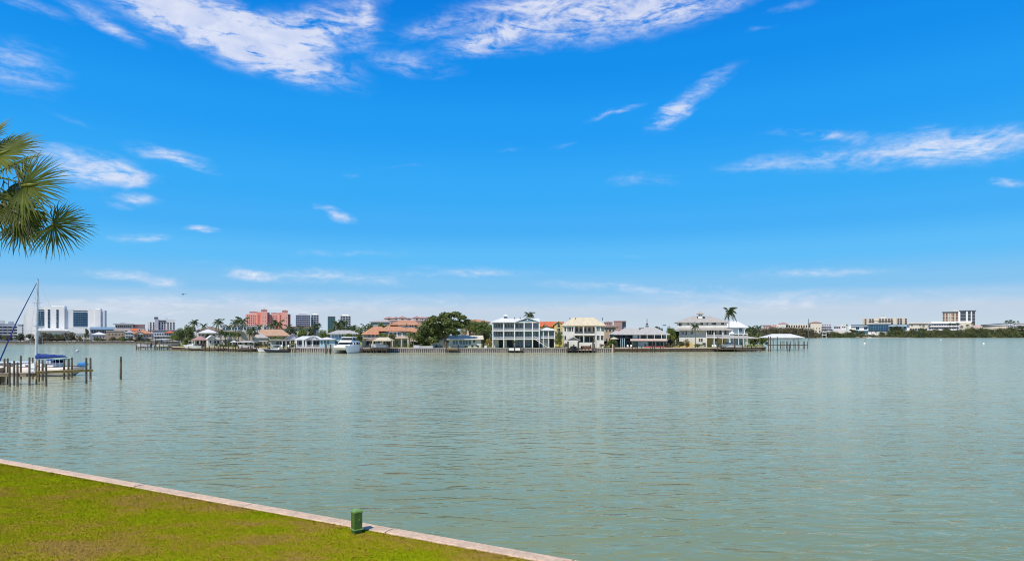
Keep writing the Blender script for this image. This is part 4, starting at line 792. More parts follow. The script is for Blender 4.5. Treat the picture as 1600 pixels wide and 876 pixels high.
h.posts((988, 1000, 1012, 1024, 1036, 1041), 532.2, None, -2.6, .16, DGREY); h.box('lower_wall', 997, 1012, 533.5, None, -1.2, -.06, LTBLUE); h.win([1016, 1022, 1028, 1034], 537, 4, 6, 0, fm=TEAL, gm=GLASS)
h.box('roof_hatch', 998.5, 1006, 511.8, 514, 5, 8, DGREY)
h.box('chimney', 1036, 1040.5, 508.5, 522, 2, 3.2, LTBLUE); h.box('chimney_cap', 1035.6, 1040.9, 507.2, 508.4, 1.9, 3.3, DGREY)
h.posts((970, 973, 976), 528, None, -1.2, .12, LTBLUE, name='pergola_post'); h.box('pergola_beam', 962, 984, 527, 528, -1.5, 1.9, NAVY)
b = MB(); b.tube([P(1011, 300) + (1.6,), P(1011, 300) + (ZZ(497.5, 300),)], [.3, .12], 6); um = link('radio_mast', None, None, (*P(1011, 300), 1.6)); tag(um, 'thin dark mast standing behind the grey hipped roof', 'mast'); build(local(b, um), 'pole', DGREY, um)
b = MB(); x, y = P(1011, 300); b.box(x-.9, x+.9, y-.2, y+.2, ZZ(510.5, 300), ZZ(509, 300)); b.box(x-.5, x+.5, y-.15, y+.15, ZZ(507.5, 300), ZZ(505, 300)); build(local(b, um), 'equipment', DGREY, um)
h = Bld('white_mansion', 'large white house with two tiers of grey roof and a rooftop cupola', 'house', 1097, 278, 1.5)
h.box('upper_wall', 1057, 1135.5, 503, 512.5, 1.2, 16, CREAM if False else WHITEW); h.hip(1055.5, 1137, 503, 492, 1, 16, RGREY, .7, ra=1084, rb=1108)
h.box('wall', 1061, 1103, 514.5, None, 0, 16, WHITEW); h.box('wall', 1103.1, 1140, 514.5, None, 3, 16, WHITEW); h.hip(1056, 1144, 515, 509.6, -1.6, 17, RGREY, .6, ra=1072, rb=1130, name='lower_roof')
h.win([1062.5], 506.4, 4.6, 4.6, 1.2); h.win([1075], 505.8, 2, 3.4, 1.2, bars=0); h.win([1096.5], 505.8, 4, 4, 1.2); h.win([1105], 505.8, 2, 4, 1.2); h.win([1115.5], 505.6, 7, 4, 1.2, bars=3); h.win([1129], 505.6, 4, 4, 1.2)
h.win([1072], 520, 1.8, 6, 0, bars=0); h.win([1067, 1081], 520, 4, 4, 0, gm=GLASSP); h.win([1106, 1110, 1114], 519, 2.8, 6.6, 3, bars=0); h.win([1118, 1126, 1134], 519, 3, 6.4, 3)
h.box('porch_floor', 1103.3, 1140, 526, 527.6, -1.6, 2.95, WHITE); h.posts((1103.8, 1115.5, 1129, 1139), 515, None, -1.3, .2, WHITE, name='column'); h.rail(1104.6, 1138, 522.8, 525.9, -1.35, sp=.25)
h.box('lower_wall', 1105, 1113, 529, None, 2.7, 2.96, YELLOW); h.win([1117.5], 531, 6, 3.6, 3); h.box('lower_wall', 1123, 1134, 529, None, 2.7, 2.96, YELLOW); h.win([1093, 1096.5], 531, 2.6, 5, 0)
h.box('cupola', 1091, 1098, 488.4, 497.5, 4, 5.8, WHITE); h.hip(1089, 1100, 489, 485.6, 3.4, 6.4, RGREY, .2, name='cupola_roof'); h.win([1093, 1096], 491.4, 1, 2, 4, bars=0)
h.box('downpipe', 1084, 1084.7, 492.8, 503, -.3, -.1, LGREY)
h.box('garden_wall', 1062, 1082, 534, None, -5, -4.6, YELLOW)
h = Bld('white_roof_pavilion_house', 'house with a bright white roof behind the leaning palm', 'house', 1149, 300, 0)
h.box('wall', 1130, 1162, 511, None, 2, 12, LTBLUE); h.hip(1124, 1168, 511, 501, 0, 14, RWHITE, .5, ra=1130, rb=1152); h.win([1157], 515.5, 5, 6.4, 2, fm=WHITE, gm=GLASST, bars=2); h.posts((1154, 1163), 511.4, None, .4, .16, WHITE)
h.box('deck', 1146, 1168, 521, 522.3, -3, 1.95, WHITE); h.rail(1146, 1168, 518.6, 521, -2.9, LTBLUE, .4); h.hip(1140, 1147.5, 521, 516.4, -4, 1, RWHITE, .1, name='porch_roof')
h.posts((1147, 1154, 1161, 1167), 522.3, None, -2.8, .16, WHITE, name='column')
# ------------------------------------------------------------------ right far shore
G2 = 1.3; D2 = 1560
def FB(name, label, cat, cx, d=D2, yaw=0): return Bld(name, label, cat, cx, d, yaw, gz=G2)
h = FB('arcade_condominium', 'long cream condominium with dark arcade bays and pink hipped roofs, right shore', 'building', 1240)
h.box('wall', 1228, 1268, 507, None, 0, 26, CREAM); h.box('wall', 1214, 1228, 506.5, None, -4, 26, WHITEW); h.box('wall', 1206, 1214, 506.3, None, 4, 26, PALEPINK); h.hip(1216, 1231, 505.6, 502.8, -4, 24, RPINK, 1)
for i in range(10): h.win(1229.6 + i*3.8, 509.6, 2.0, 3.6, 0, fm=CREAM, gm=NAVY, bars=0)
h.win([1208, 1211.5], 509, 1.6, 3, 4, fm=CREAM, gm=NAVY, bars=0)
for i in range(6): h.box('parapet', 1233 + i*6, 1236 + i*6, 505.6, 507, 1, 8, WHITEW)
h.box('tower', 1266, 1282.5, 504.4, None, -8, 20, CREAM); h.hip(1265, 1283, 504.4, 501.6, -8, 20, RPINK, 1.5, name='tower_roof'); h.win([1270, 1275, 1279.5], 513, 1.2, 2, -8, fm=WHITE, bars=0); h.win([1280], 517.6, 2.4, 3, -8, gm=GLASST, bars=0)
h = FB('balcony_block', 'grey white balcony block right of the cream pink roofed tower', 'building', 1291)
h.box('wall', 1283.5, 1299, 505.5, None, 4, 26, LGREY)
for j in range(3): h.win([1285.8, 1289.4, 1293, 1296.8], 508 + j*3.6, 2.4, 1.8, 4, fm=WHITE, gm=GLASSP, bars=0); h.box('balcony_slab', 1283.4, 1299, 509.4 + j*3.6, 509.9 + j*3.6, 1, 3.9, WHITE)
h = FB('pink_roof_terraces', 'cluster of rose terrace houses with flat roofs behind the bare trees', 'building', 1203, 1500)
h.box('wall', 1192, 1212, 508.5, None, 0, 18, ROSE); h.box('wall', 1186, 1200, 513, None, -6, -.1, PALEPINK); h.box('roof_slab', 1191, 1205, 507.6, 508.4, -1, 18, RPINK); h.grid(1193, 1211, 5, 509.5, 513, 1, 1.8, 1.8); h.box('wall', 1212.5, 1226, 514.6, None, -6, 4, ROSE)
h.grid(1187, 1199, 3, 514.5, 520, 1, 2, 2, v=-6)
h = FB('low_white_block', 'low white block with dark window bays between the balcony block and blue glass hall', 'building', 1312)
h.box('wall', 1302, 1314, 508.5, None, 0, 18, LGREY); h.box('wall', 1314.1, 1322, 506.8, None, 2, 18, WHITEW); h.box('terrace', 1286, 1326, 516.5, None, -12, -.1, WHITEW); h.win([1304.6, 1308, 1311.4], 511.4, 2.6, 2.6, 0, bars=0); h.win([1317, 1320], 510.8, 2, 2.4, 2, bars=0)
h.box('terrace', 1283, 1300, 513.4, None, -9, -.1, CREAM)
h = FB('blue_glass_hall', 'wide low hall with a deep blue glass front and thin flat roof', 'building', 1372, 1540)
h.box('wall', 1325, 1356.5, 509, None, 0, 22, HOTELW); h.box('roof_slab', 1329, 1420, 506.6, 507.9, -5, 26, GLASSB if False else BLUEG); h.box('curtain_wall', 1356.6, 1388, 506, 517.6, -6, -.1, GLASSB)
for i in range(9): h.box('mullion', 1356.7 + i*3.88, 1356.95 + i*3.88, 506, 517.6, -6.4, -6.01, MULL)
for i in range(4): h.box('transom', 1356.6, 1388, 507.6 + i*2.9, 507.8 + i*2.9, -6.7, -6.41, MULL)
h.box('roof_edge', 1355, 1392, 504.6, 505.9, -8, 8, HOTELG); h.box('lower_wall', 1356.6, 1388, 517.7, None, -5, -.1, HOTELW); h.box('wall', 1388.1, 1420, 508, None, 0, 20, HOTELW)
h.box('canopy', 1388.2, 1416, 507.95, 509.6, -7, -.1, LTBLUE); h.win([1339.5, 1352.5], 512.6, 5.4, 4, 0, gm=GLASSB, bars=1); h.box('blue_band', 1336, 1356.4, 516.4, 518, -.6, -.1, GLASSB); h.box('teal_panel', 1337, 1356, 518.4, 521, -1, -.1, GLASST)
h.win([1392, 1399, 1406, 1413], 512, 3.4, 4, 0, gm=GLASST, bars=0)
h = FB('beige_apartment_block', 'beige apartment block with shaded balcony bays standing above the blue glass hall', 'building', 1382, 1640)
h.box('wall', 1347, 1417, 497, None, 0, 26, BEIGE); h.box('penthouse', 1376, 1384, 494.2, 496.9, 4, 14, WHITEW); h.box('wall', 1366, 1372, 496, None, -2, -.05, CREAM); h.box('wall', 1396, 1400, 496, None, -2, -.05, CREAM)
for j in range(3):
    h.win([1352, 1359.5, 1363.5, 1375, 1379.5, 1384.5, 1389, 1393, 1403.5, 1407.5, 1415], 499 + j*3.1, 3.0, 2.3, 0, fm=BEIGE, gm=NAVY, bars=0)
    h.box('balcony_slab', 1357, 1395.5, 500.4 + j*3.1, 500.9 + j*3.1, -3, -.1, CREAM)
for x in (1378, 1381): b = MB(); b.tube([(h.u(x), 8, h.z(494.2)), (h.u(x), 8, h.z(492))], .4, 5); h.part('mast', b, DGREY)
h = FB('white_garage_hall', 'long white two level building with open dark decks right of the blue glass hall', 'building', 1470, 1560)
h.box('wall', 1419, 1450, 505, None, 2, 26, CREAM); h.box('roof_slab', 1417, 1455, 503, 505, -1, 28, WHITEW); h.box('wall', 1450.1, 1500, 505, None, 0, 26, LGREY); h.box('roof_slab', 1455.1, 1517, 501.8, 505, -2, 28, HOTELW); h.box('wall', 1500.1, 1519, 503.6, None, -3, 26, CREAM)
for y in (507.2, 512.6): h.box('deck_edge', 1450.5, 1497, y+1.8, y+3.2, -3, -.1, HOTELW)
for j in range(3): h.grid(1451, 1498, 12, 506 + j*5.2, 508.8 + j*5.2, 1, 2.9, 2.2, fm=LGREY, gm=NAVY, bars=0)
h.grid(1420, 1449, 7, 512, 516, 1, 3, 3, v=2, fm=CREAM, gm=NAVY, bars=0); h.win([1424, 1437], 508, 3, 1.6, 2, bars=0); h.box('blue_canopy', 1422, 1440, 515.8, 517.2, -4, 1.9, LTBLUE)
h = FB('apartment_tower', 'dark and white banded apartment tower, tallest building on the right shore', 'tower', 1498, 1680)
h.box('wall', 1472.5, 1499, 487.5, None, 2, 28, BEIGE); h.box('wall', 1499.1, 1523.5, 486, None, -2, 26, GREYW); h.box('roof_slab', 1471.5, 1500, 486.5, 487.5, 0, 29, DGREY); h.box('roof_slab', 1498.5, 1525, 485, 485.98, -5, 28, DGREY); h.box('penthouse', 1490, 1497, 483.6, 486.4, 8, 18, WHITEW)
h.box('rib', 1497.4, 1500.2, 486.1, None, -4, -2.1, HOTELW); h.box('rib', 1509.2, 1512.2, 486.1, None, -4, -2.1, HOTELG); h.box('rib', 1516.8, 1518.4, 486.1, None, -4, -2.1, HOTELG)
for j in range(9):
    y = 489.6 + j*2.3; h.win([1474.2, 1479, 1489.5, 1495], y, 3.1 if j % 2 else 2.9, 1.7, 2, fm=BEIGE, gm=WOODR, bars=0); h.win([1483.6, 1486.6], y, .9, .9, 2, fm=CREAM, bars=0)
    h.win([1502.8, 1506.9, 1514.4, 1521], y - .5, 3.9, 1.75, -2, fm=GREYW, gm=NAVY, bars=0)
h = FB('dark_roof_pavilion', 'long low pavilion with a dark sloping flat roof at the right edge', 'building', 1556, 1540)
h.box('wall', 1533, 1582, 508, None, 0, 18, BEIGE); b = MB(); b.uprism([(h.u(1532), h.z(507)), (h.u(1582), h.z(504)), (h.u(1582), h.z(505.2)), (h.u(1532), h.z(508.2))], -4, 20); h.part('roof', b, DGREY)
h.grid(1535, 1580, 9, 508, 512.4, 1, 3.6, 3.2, fm=WHITE, gm=CREAM, bars=0); h.box('retaining_wall', 1519, 1535, 507.5, None, -3, 6, PALEPINK); h.box('low_roof', 1555, 1600, 513.6, 515, -8, -.1, ROSE); h.box('shed', 1584, 1612, 506, None, 0, 12, LGREY)
h.box('shed_roof', 1583, 1613, 505, 505.9, -1, 13, RLGREY)

# mangrove belt and shore trees on the right
def belt(name, label, spans, m, seed, n, size, cat='mangrove thicket', kind='stuff'):
    g = random.Random(seed); lb_ = []
    for (x0, x1, yt, d, rr) in spans:
        x = x0
        while x < x1:
            X, Y = P(x, d + g.uniform(-10, 14)); zt = ZZ(yt + g.uniform(-1.6, 2.2), d); r = rr * g.uniform(.7, 1.25)
            lb_.append((X, Y, max(zt - r*.9, .6), r, r, r*.95)); lb_.append((X + g.uniform(-r, r), Y - r*.9, max(.8, (zt - r) * .35), r, r*.8, max(r*.7, zt*.36))); x += r * g.uniform(.7, 1.3) * FPX / d
    me = leaf_mesh(name, lb_, n, size, seed, .6, 1.3); me.materials.append(m); o = link(name, me); tag(o, label, cat, kind=kind); return o
belt('mangrove_thicket', 'dark green mangrove belt along the water of the right shore', [(1386, 1640, 517.5, 1492, 7), (1500, 1640, 513.5, 1500, 9), (1392, 1500, 515.5, 1500, 8)], LEAFM, 5, 60000, 1.7)
belt('mangrove_thicket', 'lighter olive shore scrub below the cream arcade building', [(1262, 1340, 519.5, 1500, 6), (1165, 1265, 517, 1495, 7), (1284, 1328, 518.5, 1500, 5), (1336, 1392, 521.5, 1498, 4)], LEAFM, 6, 34000, 1.5)
belt('tree_belt', 'brownish wooded belt behind the white boathouse roof', [(1160, 1250, 512.5, 1150, 7), (1196, 1270, 512.5, 1380, 8)], LEAFB, 8, 26000, 1.5, cat='tree belt')
belt('sand_bar', 'pale sand spit at the water below the blue glass hall', [(1337, 1362, 526.6, 1493, 1.0)], mat('pale_sand', (.50, .42, .28), .9), 9, 1500, 2.2, cat='sand bar')
VR = 'trees on the right shore'
for i, (x0, x1, yt, m, t) in enumerate([(1229, 1250, 511, LEAFD, 'dark round tree in front of the arcade bays'), (1262, 1272, 513.5, LEAFD, 'small dark tree below the cream pink roofed tower'), (1326, 1340, 513, LEAFD, 'dark tree cluster at the left end of the blue glass hall'),
        (1388, 1412, 508.5, LEAFD, 'large rounded dark tree in front of the white arched end of the blue hall'), (1418, 1432, 514, LEAF, 'green tree right of the blue glass hall'), (1433, 1448, 511, LEAFD, 'tree against the cream wall of the white garage hall'),
        (1508, 1528, 509.5, LEAFM, 'tree at the foot of the apartment tower'), (1538, 1552, 512, LEAFM, 'tree below the dark roofed pavilion'), (1570, 1590, 510, LEAFM, 'tree under the cabbage palm group at the right'), (1586, 1606, 507.5, LEAFD, 'dark tree at the right edge of the far shore')]):
    tree('shore_tree', t, x0, x1, yt, 1510, m, group=VR, gz=G2, base=.1, n=900, size=.12)
VP = 'palms on the right shore'
for i, (x, yt, d, rr, t) in enumerate([(1484, 504, 1512, 5.5, 'palm left of the cream block end wall on the right shore'), (1490, 504.5, 1510, 5, 'palm second left of the cream block end wall'), (1496, 503.5, 1514, 5, 'palm right before the cream block end wall'), (1503, 508.5, 1508, 5, 'short palm in front of the cream end wall'),
        (1512, 506, 1512, 6, 'palm right of the cream end wall'), (1520, 503, 1514, 6, 'tall palm under the right side of the apartment tower'), (1452, 507.5, 1508, 4.5, 'palm at the left end of the open decks'), (1443, 507, 1510, 5, 'palm in front of the cream wall right of the blue hall'),
        (1573, 499.8, 1512, 6.5, 'tallest cabbage palm of the right edge cluster'), (1579, 499.2, 1516, 6.5, 'middle cabbage palm of the right edge cluster'), (1584, 501, 1512, 5.5, 'right cabbage palm of the right edge cluster'), (1591, 501, 1520, 4, 'single cabbage palm right of the cluster'),
        (1318, 506.5, 1560, 4, 'palm above the low white block'), (1323, 506, 1560, 4, 'second palm above the low white block'), (1290, 513, 1490, 5, 'palm in front of the balcony block'), (1300, 514, 1490, 4, 'short palm right of the balcony block'),
        (1362, 514, 1494, 4, 'palm below the blue glass front'), (1369, 517, 1494, 3.6, 'short palm below the blue glass front')]):
    palm(t, x, d, yt, r=rr, kind='fan', nf=11, group=VP, gz=G2, tr=.4, m=LEAFD if i % 2 else PALML)
# pole and sign-like stand on the right shore
pl = link('utility_pole', None, None, (*P(1263.5, 900), 0)); tag(pl, 'tall dark pole rising before the cream arcade building', 'pole'); b = MB(); X, Y = P(1263.5, 900); b.tube([(X, Y, -1), (X, Y, ZZ(498, 900))], [.55, .4], 7); build(local(b, pl), 'pole', DGREY, pl)
b = MB(); b.box(X-1.1, X+1.1, Y-.3, Y+.3, ZZ(507, 900), ZZ(506, 900)); build(local(b, pl), 'crossarm', DGREY, pl)
h = Bld('lifeguard_stand', 'small pale open stand by the water in front of the olive scrub', 'stand', 1288, 1478, gz=0); h.posts((1284.6, 1291), 519.5, None, 0, .4, LGREY); h.box('roof', 1284, 1291.6, 518.4, 519.4, -2, 4, LGREY); h.box('platform', 1284.2, 1291.4, 522.6, 523.6, -1, 3, LGREY)

# ------------------------------------------------------------------ peninsula trees and palms
def big_tree(label, lob, d, trunk_x, yb, m, n, size, name='oak_tree'):
    r = link(name, None, None, (*P(trunk_x, d), 1.6)); tag(r, label, 'tree'); L0 = []
    for (x, y, rx, ry) in lob:
        g = random.Random(x*y); X = (x - trunk_x)*d/FPX; L0.append((X, g.uniform(-4.5, .8), ZZ(y, d) - 1.6, rx*d/FPX*.9, rx*d/FPX*.8, ry*d/FPX*.86))
    me = leaf_mesh('crown', L0, n, size, 11, .5, 1.5); me.materials.append(m); link('crown', me, r)
    b = MB(); zt = ZZ(yb, d) - 1.6; b.tube([(0,0,-.1), (.1,0,zt*.5), (0,0,zt)], [.8, .62, .55], 9)
    for (x, y, rx, ry) in lob[:9]: e = Vector(((x-trunk_x)*d/FPX, 0, ZZ(y, d)-1.6)); b.tube([(0,0,zt-.2), tuple(Vector((0,0,zt)).lerp(e, .5) + Vector((0,.3,-.3))), tuple(e)], [.4, .24, .08], 6)
    build(b, 'trunk', BARK, r); return r
big_tree('great spreading live oak towering over the low ranch house', [(697,493,11,6),(712,491,9,5),(722,496,8,4),(680,499,10,6),(668,506,10,7),(686,511,12,8),(704,505,12,8),(716,506,9,7),(670,518,13,8),(660,527,10,6),(688,522,9,6),(676,531,11,5),(663,514,9,7),(730,503,6,5),(705,515,10,6),(712,520,7,5),(720,508,9,6),(694,499,9,6),(682,526,8,5)], 262, 696, 528, LEAF, 15500, .52)
def T(label, x0, x1, yt, d, m=LEAF, name='broadleaf_tree', **kw): return tree(name, label, x0, x1, yt, d, m, **kw)
T('broad dark tree clump at the left tip of the peninsula', 268, 292, 511, 312, LEAF, n=3600, size=.075, base=.1); T('taller olive tree right of the clump at the peninsula tip', 283, 309, 505, 318, LEAF, n=3600, size=.075, base=.1); T('yellowish shrub under the tree clump at the peninsula tip', 262, 282, 522, 306, LEAFY, base=.0, n=1500, name='shrub', cat='shrub')
T('small green shrub left of the red porch cottage', 284, 300, 527, 296, LEAFY, base=.02, name='shrub', cat='shrub'); T('dark shrub on the terrace above the red porch roof', 320, 328, 521, 298, LEAFD, base=.4, name='shrub', cat='shrub')
T('dark tree right of the tall double palm', 380, 398, 511, 318, LEAF, n=2200, base=.15); T('clipped green hedge below the tan tile roof', 388, 420, 532.5, 284, LEAF, base=0, name='hedge', cat='hedge', n=2500, deep=2); T('bush row in front of the tan tiled roof', 415, 447, 524.5, 284, LEAF, base=.3, name='shrub', cat='shrub', n=2500, deep=4)
T('dark dense tree right of the tan tiled house', 444, 465, 510, 300, LEAFD, n=3000, size=.07, base=.1); T('loose yellow green tree left of the white pavilion', 464, 482, 513.5, 300, LEAFY, n=2200, base=.15); T('bright rounded green tree above the white pavilion roof', 491, 516, 513, 296, LEAFY, n=4200, size=.055, base=.08); T('second bright green tree crown beside the rounded one', 507, 528, 512.5, 302, LEAFY, n=3200, size=.078, base=.08)
T('dark tree left of the teal office tower foot', 478, 494, 511, 330, LEAFD, n=1800); T('dense green tree above the pale blue house roof', 518, 541, 505, 330, LEAF, n=3200, size=.078, base=.1); T('dark tree behind the pale blue house, right of the dense green one', 538, 556, 509, 340, LEAFD, n=2200)
T('long green tree mass left of the rose turrets', 568, 588, 504, 380, LEAF, n=3200, base=.1); T('green tree touching the stepped villa roof from behind', 584, 612, 503, 390, LEAF, n=3200, base=.1); T('small tree on the left balcony of the villa', 588, 606, 519, 272, LEAFY, base=.35, n=1800); T('bush in front of the villa upper windows', 603, 620, 520, 270, LEAFY, base=.35, n=1800)
T('shrub beside the pale blue house corner', 536, 552, 520.5, 264, LEAFY, base=.3, n=1600, name='shrub', cat='shrub'); T('leafy shrub over the white catamaran flybridge', 550, 570, 520, 266, LEAF, base=.3, n=1800, name='shrub', cat='shrub')
T('green garden tree at the right corner of the villa', 645, 666, 514, 266, LEAFY, n=2400, base=.05); T('low bushes on the garden edge right of the villa', 638, 658, 532, 262, LEAFD, n=2200, base=0, name='shrub', cat='shrub')
T('low shrubs under the left limbs of the oak', 656, 676, 529, 264, LEAF, n=2200, base=0, name='shrub', cat='shrub')
T('broad green tree between the oak and the three storey house', 716, 752, 499, 300, LEAF, n=5200, size=.05, base=.05); T('bushy green tree beside the left corner of the three storey house', 742, 768, 497.5, 292, LEAF, n=5200, size=.05, base=.05); T('yellow green tree in front of the orange villa roof', 733, 756, 500, 296, LEAFY, n=3200, size=.078, base=.35)
T('tall dark tree behind the left corner of the three storey house', 746, 772, 501, 330, LEAF, n=5200, size=.065, base=.0)
T('dark low trees right of the ranch house', 745, 768, 515, 280, LEAFD, n=3600, size=.075, base=.0); T('golden yellow shrub by the left corner of the three storey house', 758, 770, 528.5, 257, LEAFO, n=2200, base=0, name='croton_shrub', cat='shrub')
T('leafy green tree between the three storey wing and the cream house', 866, 881, 515.5, 258, LEAFY, n=3600, size=.0755, base=.05); T('low shrub left of the cream house door', 881, 889, 535, 256, LEAFD, n=1200, base=0, name='shrub', cat='shrub'); T('small plant bed by the right foot of the cream house', 935, 945, 536.5, 256, LEAFB, n=900, base=0, name='shrub', cat='shrub')
T('bright green shrub below the beach umbrella', 947, 966, 529.5, 262, LEAFY, n=2400, base=0, name='shrub', cat='shrub'); T('dark shrubs behind the seawall corner', 940, 952, 532, 268, LEAFD, n=1400, base=0, name='shrub', cat='shrub')
T('dark tree behind the grey roof chimney', 1016, 1036, 508, 320, LEAFD, n=2600, base=.1); T('yellow green tree right of the pale blue chimney', 1038, 1055, 507.5, 300, LEAFY, n=4000, size=.055, base=.05); T('lower green tree beside the white mansion left corner', 1046, 1062, 513, 290, LEAFY, n=3000, base=.05)
T('reddish brown garden shrubs left of the white mansion', 1040, 1056, 529, 272, LEAFB, n=2600, base=0, name='shrub', cat='shrub'); T('dark shrubs in front of the mansion side wall', 1054, 1070, 533, 270, LEAFD, n=2200, base=0, name='shrub', cat='shrub'); T('white flowering shrub before the mansion wall', 1066, 1080, 528, 271, mat('pale_blossom', (.48, .42, .30), .8, (.26, .26, .10), .8, island=.3), n=1600, base=0, name='flowering_shrub', cat='shrub')
T('green shrubs at the foot of the mansion palm', 1082, 1098, 536, 268, LEAF, n=1800, base=0, name='shrub', cat='shrub'); T('rounded green sea grape bush by the white boathouse', 1184, 1200, 524.5, 292, LEAFY, n=3600, size=.075, base=0, name='shrub', cat='shrub'); T('long dark hedge behind the boat lift at the right tip', 1164, 1192, 527.5, 300, LEAF, n=3600, base=0, name='hedge', cat='hedge', deep=4)
T('dark green trees behind the white roofed pavilion house', 1164, 1182, 511, 420, LEAFD, n=2600, base=0); T('olive trees at the right tip of the peninsula', 1176, 1196, 514.5, 430, LEAFB, n=2600, base=0)
for (t, x, d, yt, kw) in [
    ('wind blown coconut palm above the tree clump at the peninsula tip', 302, 312, 499.5, dict(r=3.2, wind=.6)),
    ('tall coconut palm left of the double crowned one', 342, 292, 498.5, dict(r=3.6, lean=-.3)),
    ('tallest palm of the left village, with a thick crown', 378, 290, 495.5, dict(r=4.1, nf=18)),
    ('palm crown overlapping the left side of the tallest left palm', 368, 296, 500, dict(r=3.4)),
    ('small palm right of the tallest left palm', 394, 288, 510.5, dict(r=2.6)),
    ('dark palm in front of the pink resort, right pair', 433, 300, 500, dict(r=4.2, nf=18)),
    ('lower palm left of the dark resort palm', 424, 304, 504.5, dict(r=3)),
    ('first small yard palm by the cream flat roof', 352, 284, 518, dict(r=2.3, m=LEAFY)), ('second small yard palm by the cream flat roof', 359, 284, 518.5, dict(r=2.3, m=LEAFY)), ('third small yard palm by the cream flat roof', 366, 284, 519, dict(r=2.3, m=LEAFY)), ('fourth small yard palm by the cream flat roof', 372, 284, 519.5, dict(r=2.1, m=LEAFY)),
    ('small palm left of the umbrella terrace', 345, 282, 515, dict(r=2.4)), ('short palm at the cottage wall, right of the white gable', 390, 282, 517, dict(r=2.4)),
    ('slim fan palm before the twin glass tower', 497, 300, 504, dict(r=2.2, kind='fan', nf=14)), ('palm left of the slim fan palm', 491, 304, 507, dict(r=2.2)),
    ('dark palm left of the striped tower', 526, 300, 501.5, dict(r=3, nf=17)), ('dark palm in front of the striped tower', 537, 300, 500, dict(r=3.2, nf=17)), ('palm behind the pale blue house ridge', 552, 290, 508, dict(r=2.6)), ('pale trunked palm left of the villa roof', 562, 285, 511, dict(r=3, m=LEAFY)),
    ('young palm on the right lawn of the villa', 640, 260, 518.5, dict(r=2.4, m=LEAFY)), ('second young palm on the right lawn of the villa', 646, 259, 521, dict(r=2.2, m=LEAFY)),
    ('shaggy tall palm right of the ranch house', 753, 282, 506, dict(r=3.2, kind='fan', nf=18, skirt=True, m=LEAFY)),
    ('palm rising behind the three storey house roof', 828, 300, 487.5, dict(r=3.6, nf=17)),
    ('small yard palm behind the boat lift of the three storey house', 804, 256, 531, dict(r=1.3, nf=10)),
    ('slender palm in front of the white mansion', 1086.5, 268, 505.5, dict(r=2.6, nf=17)),
    ('wind swept tall coconut palm right of the white mansion', 1139, 282, 480.5, dict(r=4.3, nf=22, wind=1.0)),
    ('small palm left of the sea grape bush', 1174, 410, 509, dict(r=3)), ('palm over the olive trees at the right tip', 1185, 420, 508, dict(r=3.4))]:
    palm(t, x, d, yt, group='palms on the peninsula', **kw)
# ------------------------------------------------------------------ peninsula bulkheads
def bulkhead(label, pts, z1, style, name='bulkhead'):
    """pts = (photo column, distance) corners of the water edge"""
    r = link(name, None, None, (*P(*pts[0]), 0)); tag(r, label, 'bulkhead'); W_ = [Vector(P(*p)) for p in pts]
    pan = MB(); cap = MB(); rib = MB()
    for a, c in zip(W_[:-1], W_[1:]):
        t = (c - a).normalized(); n = Vector((t.y, -t.x)); n = n if n.y < 0 else -n
        q = lambda s_, o_: tuple(a + t*s_ + n*o_)
        Ln = (c - a).length
        pan.prism([q(0,0), q(Ln,0), q(Ln,-.3), q(0,-.3)], -1.5, z1 - .02)
        cap.prism([q(-.1,.38), q(Ln+.1,.38), q(Ln+.1,-.75), q(-.1,-.75)], z1 - .016, z1 + .32)
        k = 0; sp = .82 if style == 'pile' else .5
        while k < Ln:
            if style == 'pile': rib.prism([q(k,.02), q(k+.4,.02), q(k+.4,.3), q(k,.3)], -1.5, z1 - .03)
            else: rib.prism([q(k,.02), q(k+.2,.02), q(k+.2,.16), q(k,.16)], -1.5, z1 - .03)
            k += sp
        if style != 'pile':
            for zz in (.5, 1.05): rib.prism([q(0,.17), q(Ln,.17), q(Ln,.3), q(0,.3)], zz, zz + .2)
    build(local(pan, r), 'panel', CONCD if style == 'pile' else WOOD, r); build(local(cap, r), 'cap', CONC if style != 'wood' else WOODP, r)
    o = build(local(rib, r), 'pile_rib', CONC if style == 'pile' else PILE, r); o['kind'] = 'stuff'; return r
bulkhead('grey concrete bulkhead with close set ribs below the villa, oak and porch houses', [(560, 251.2), (955, 251.2)], 1.42, 'pile')
bulkhead('brown timber bulkhead under the grey roofed house and the mansion', [(955, 251.2), (957.5, 259.6), (1050, 262.6), (1135, 266.6), (1196, 287.6)], 1.3, 'wood')
bulkhead('ribbed bulkhead in front of the white pavilion and the screened porch house', [(450, 258.6), (560, 251.2)], 1.42, 'pile')
bulkhead('low dark bulkhead along the left cottages', [(271, 291.6), (330, 280.6), (382, 265.6), (450, 258.6)], 1.25, 'wood')
bulkhead('short return of bulkhead at the left tip of the peninsula', [(267, 380), (271, 291.6)], 1.25, 'wood')
def slab(label, name, x0, x1, d0, d1, z, m, cat):
    r = link(name, None, None, (*P((x0+x1)/2, d0), z)); tag(r, label, cat); b = MB(); b.prism([P(x0, d0), P(x1, d0), P(x1, d1), P(x0, d1)], z-.2, z+.06); build(local(b, r), 'slab', m, r)
slab('terracotta paved terrace strip in front of the grey roofed house', 'terrace', 959, 1085, 264.2, 268.5, 1.6, SANDP, 'terrace')
slab('tan paved terrace strip in front of the villa', 'terrace', 566, 648, 252.4, 262, 1.6, SANDP, 'terrace')
slab('pale paved pool terrace of the white pavilion house', 'terrace', 455, 512, 259.8, 264, 1.6, BEIGE, 'terrace')

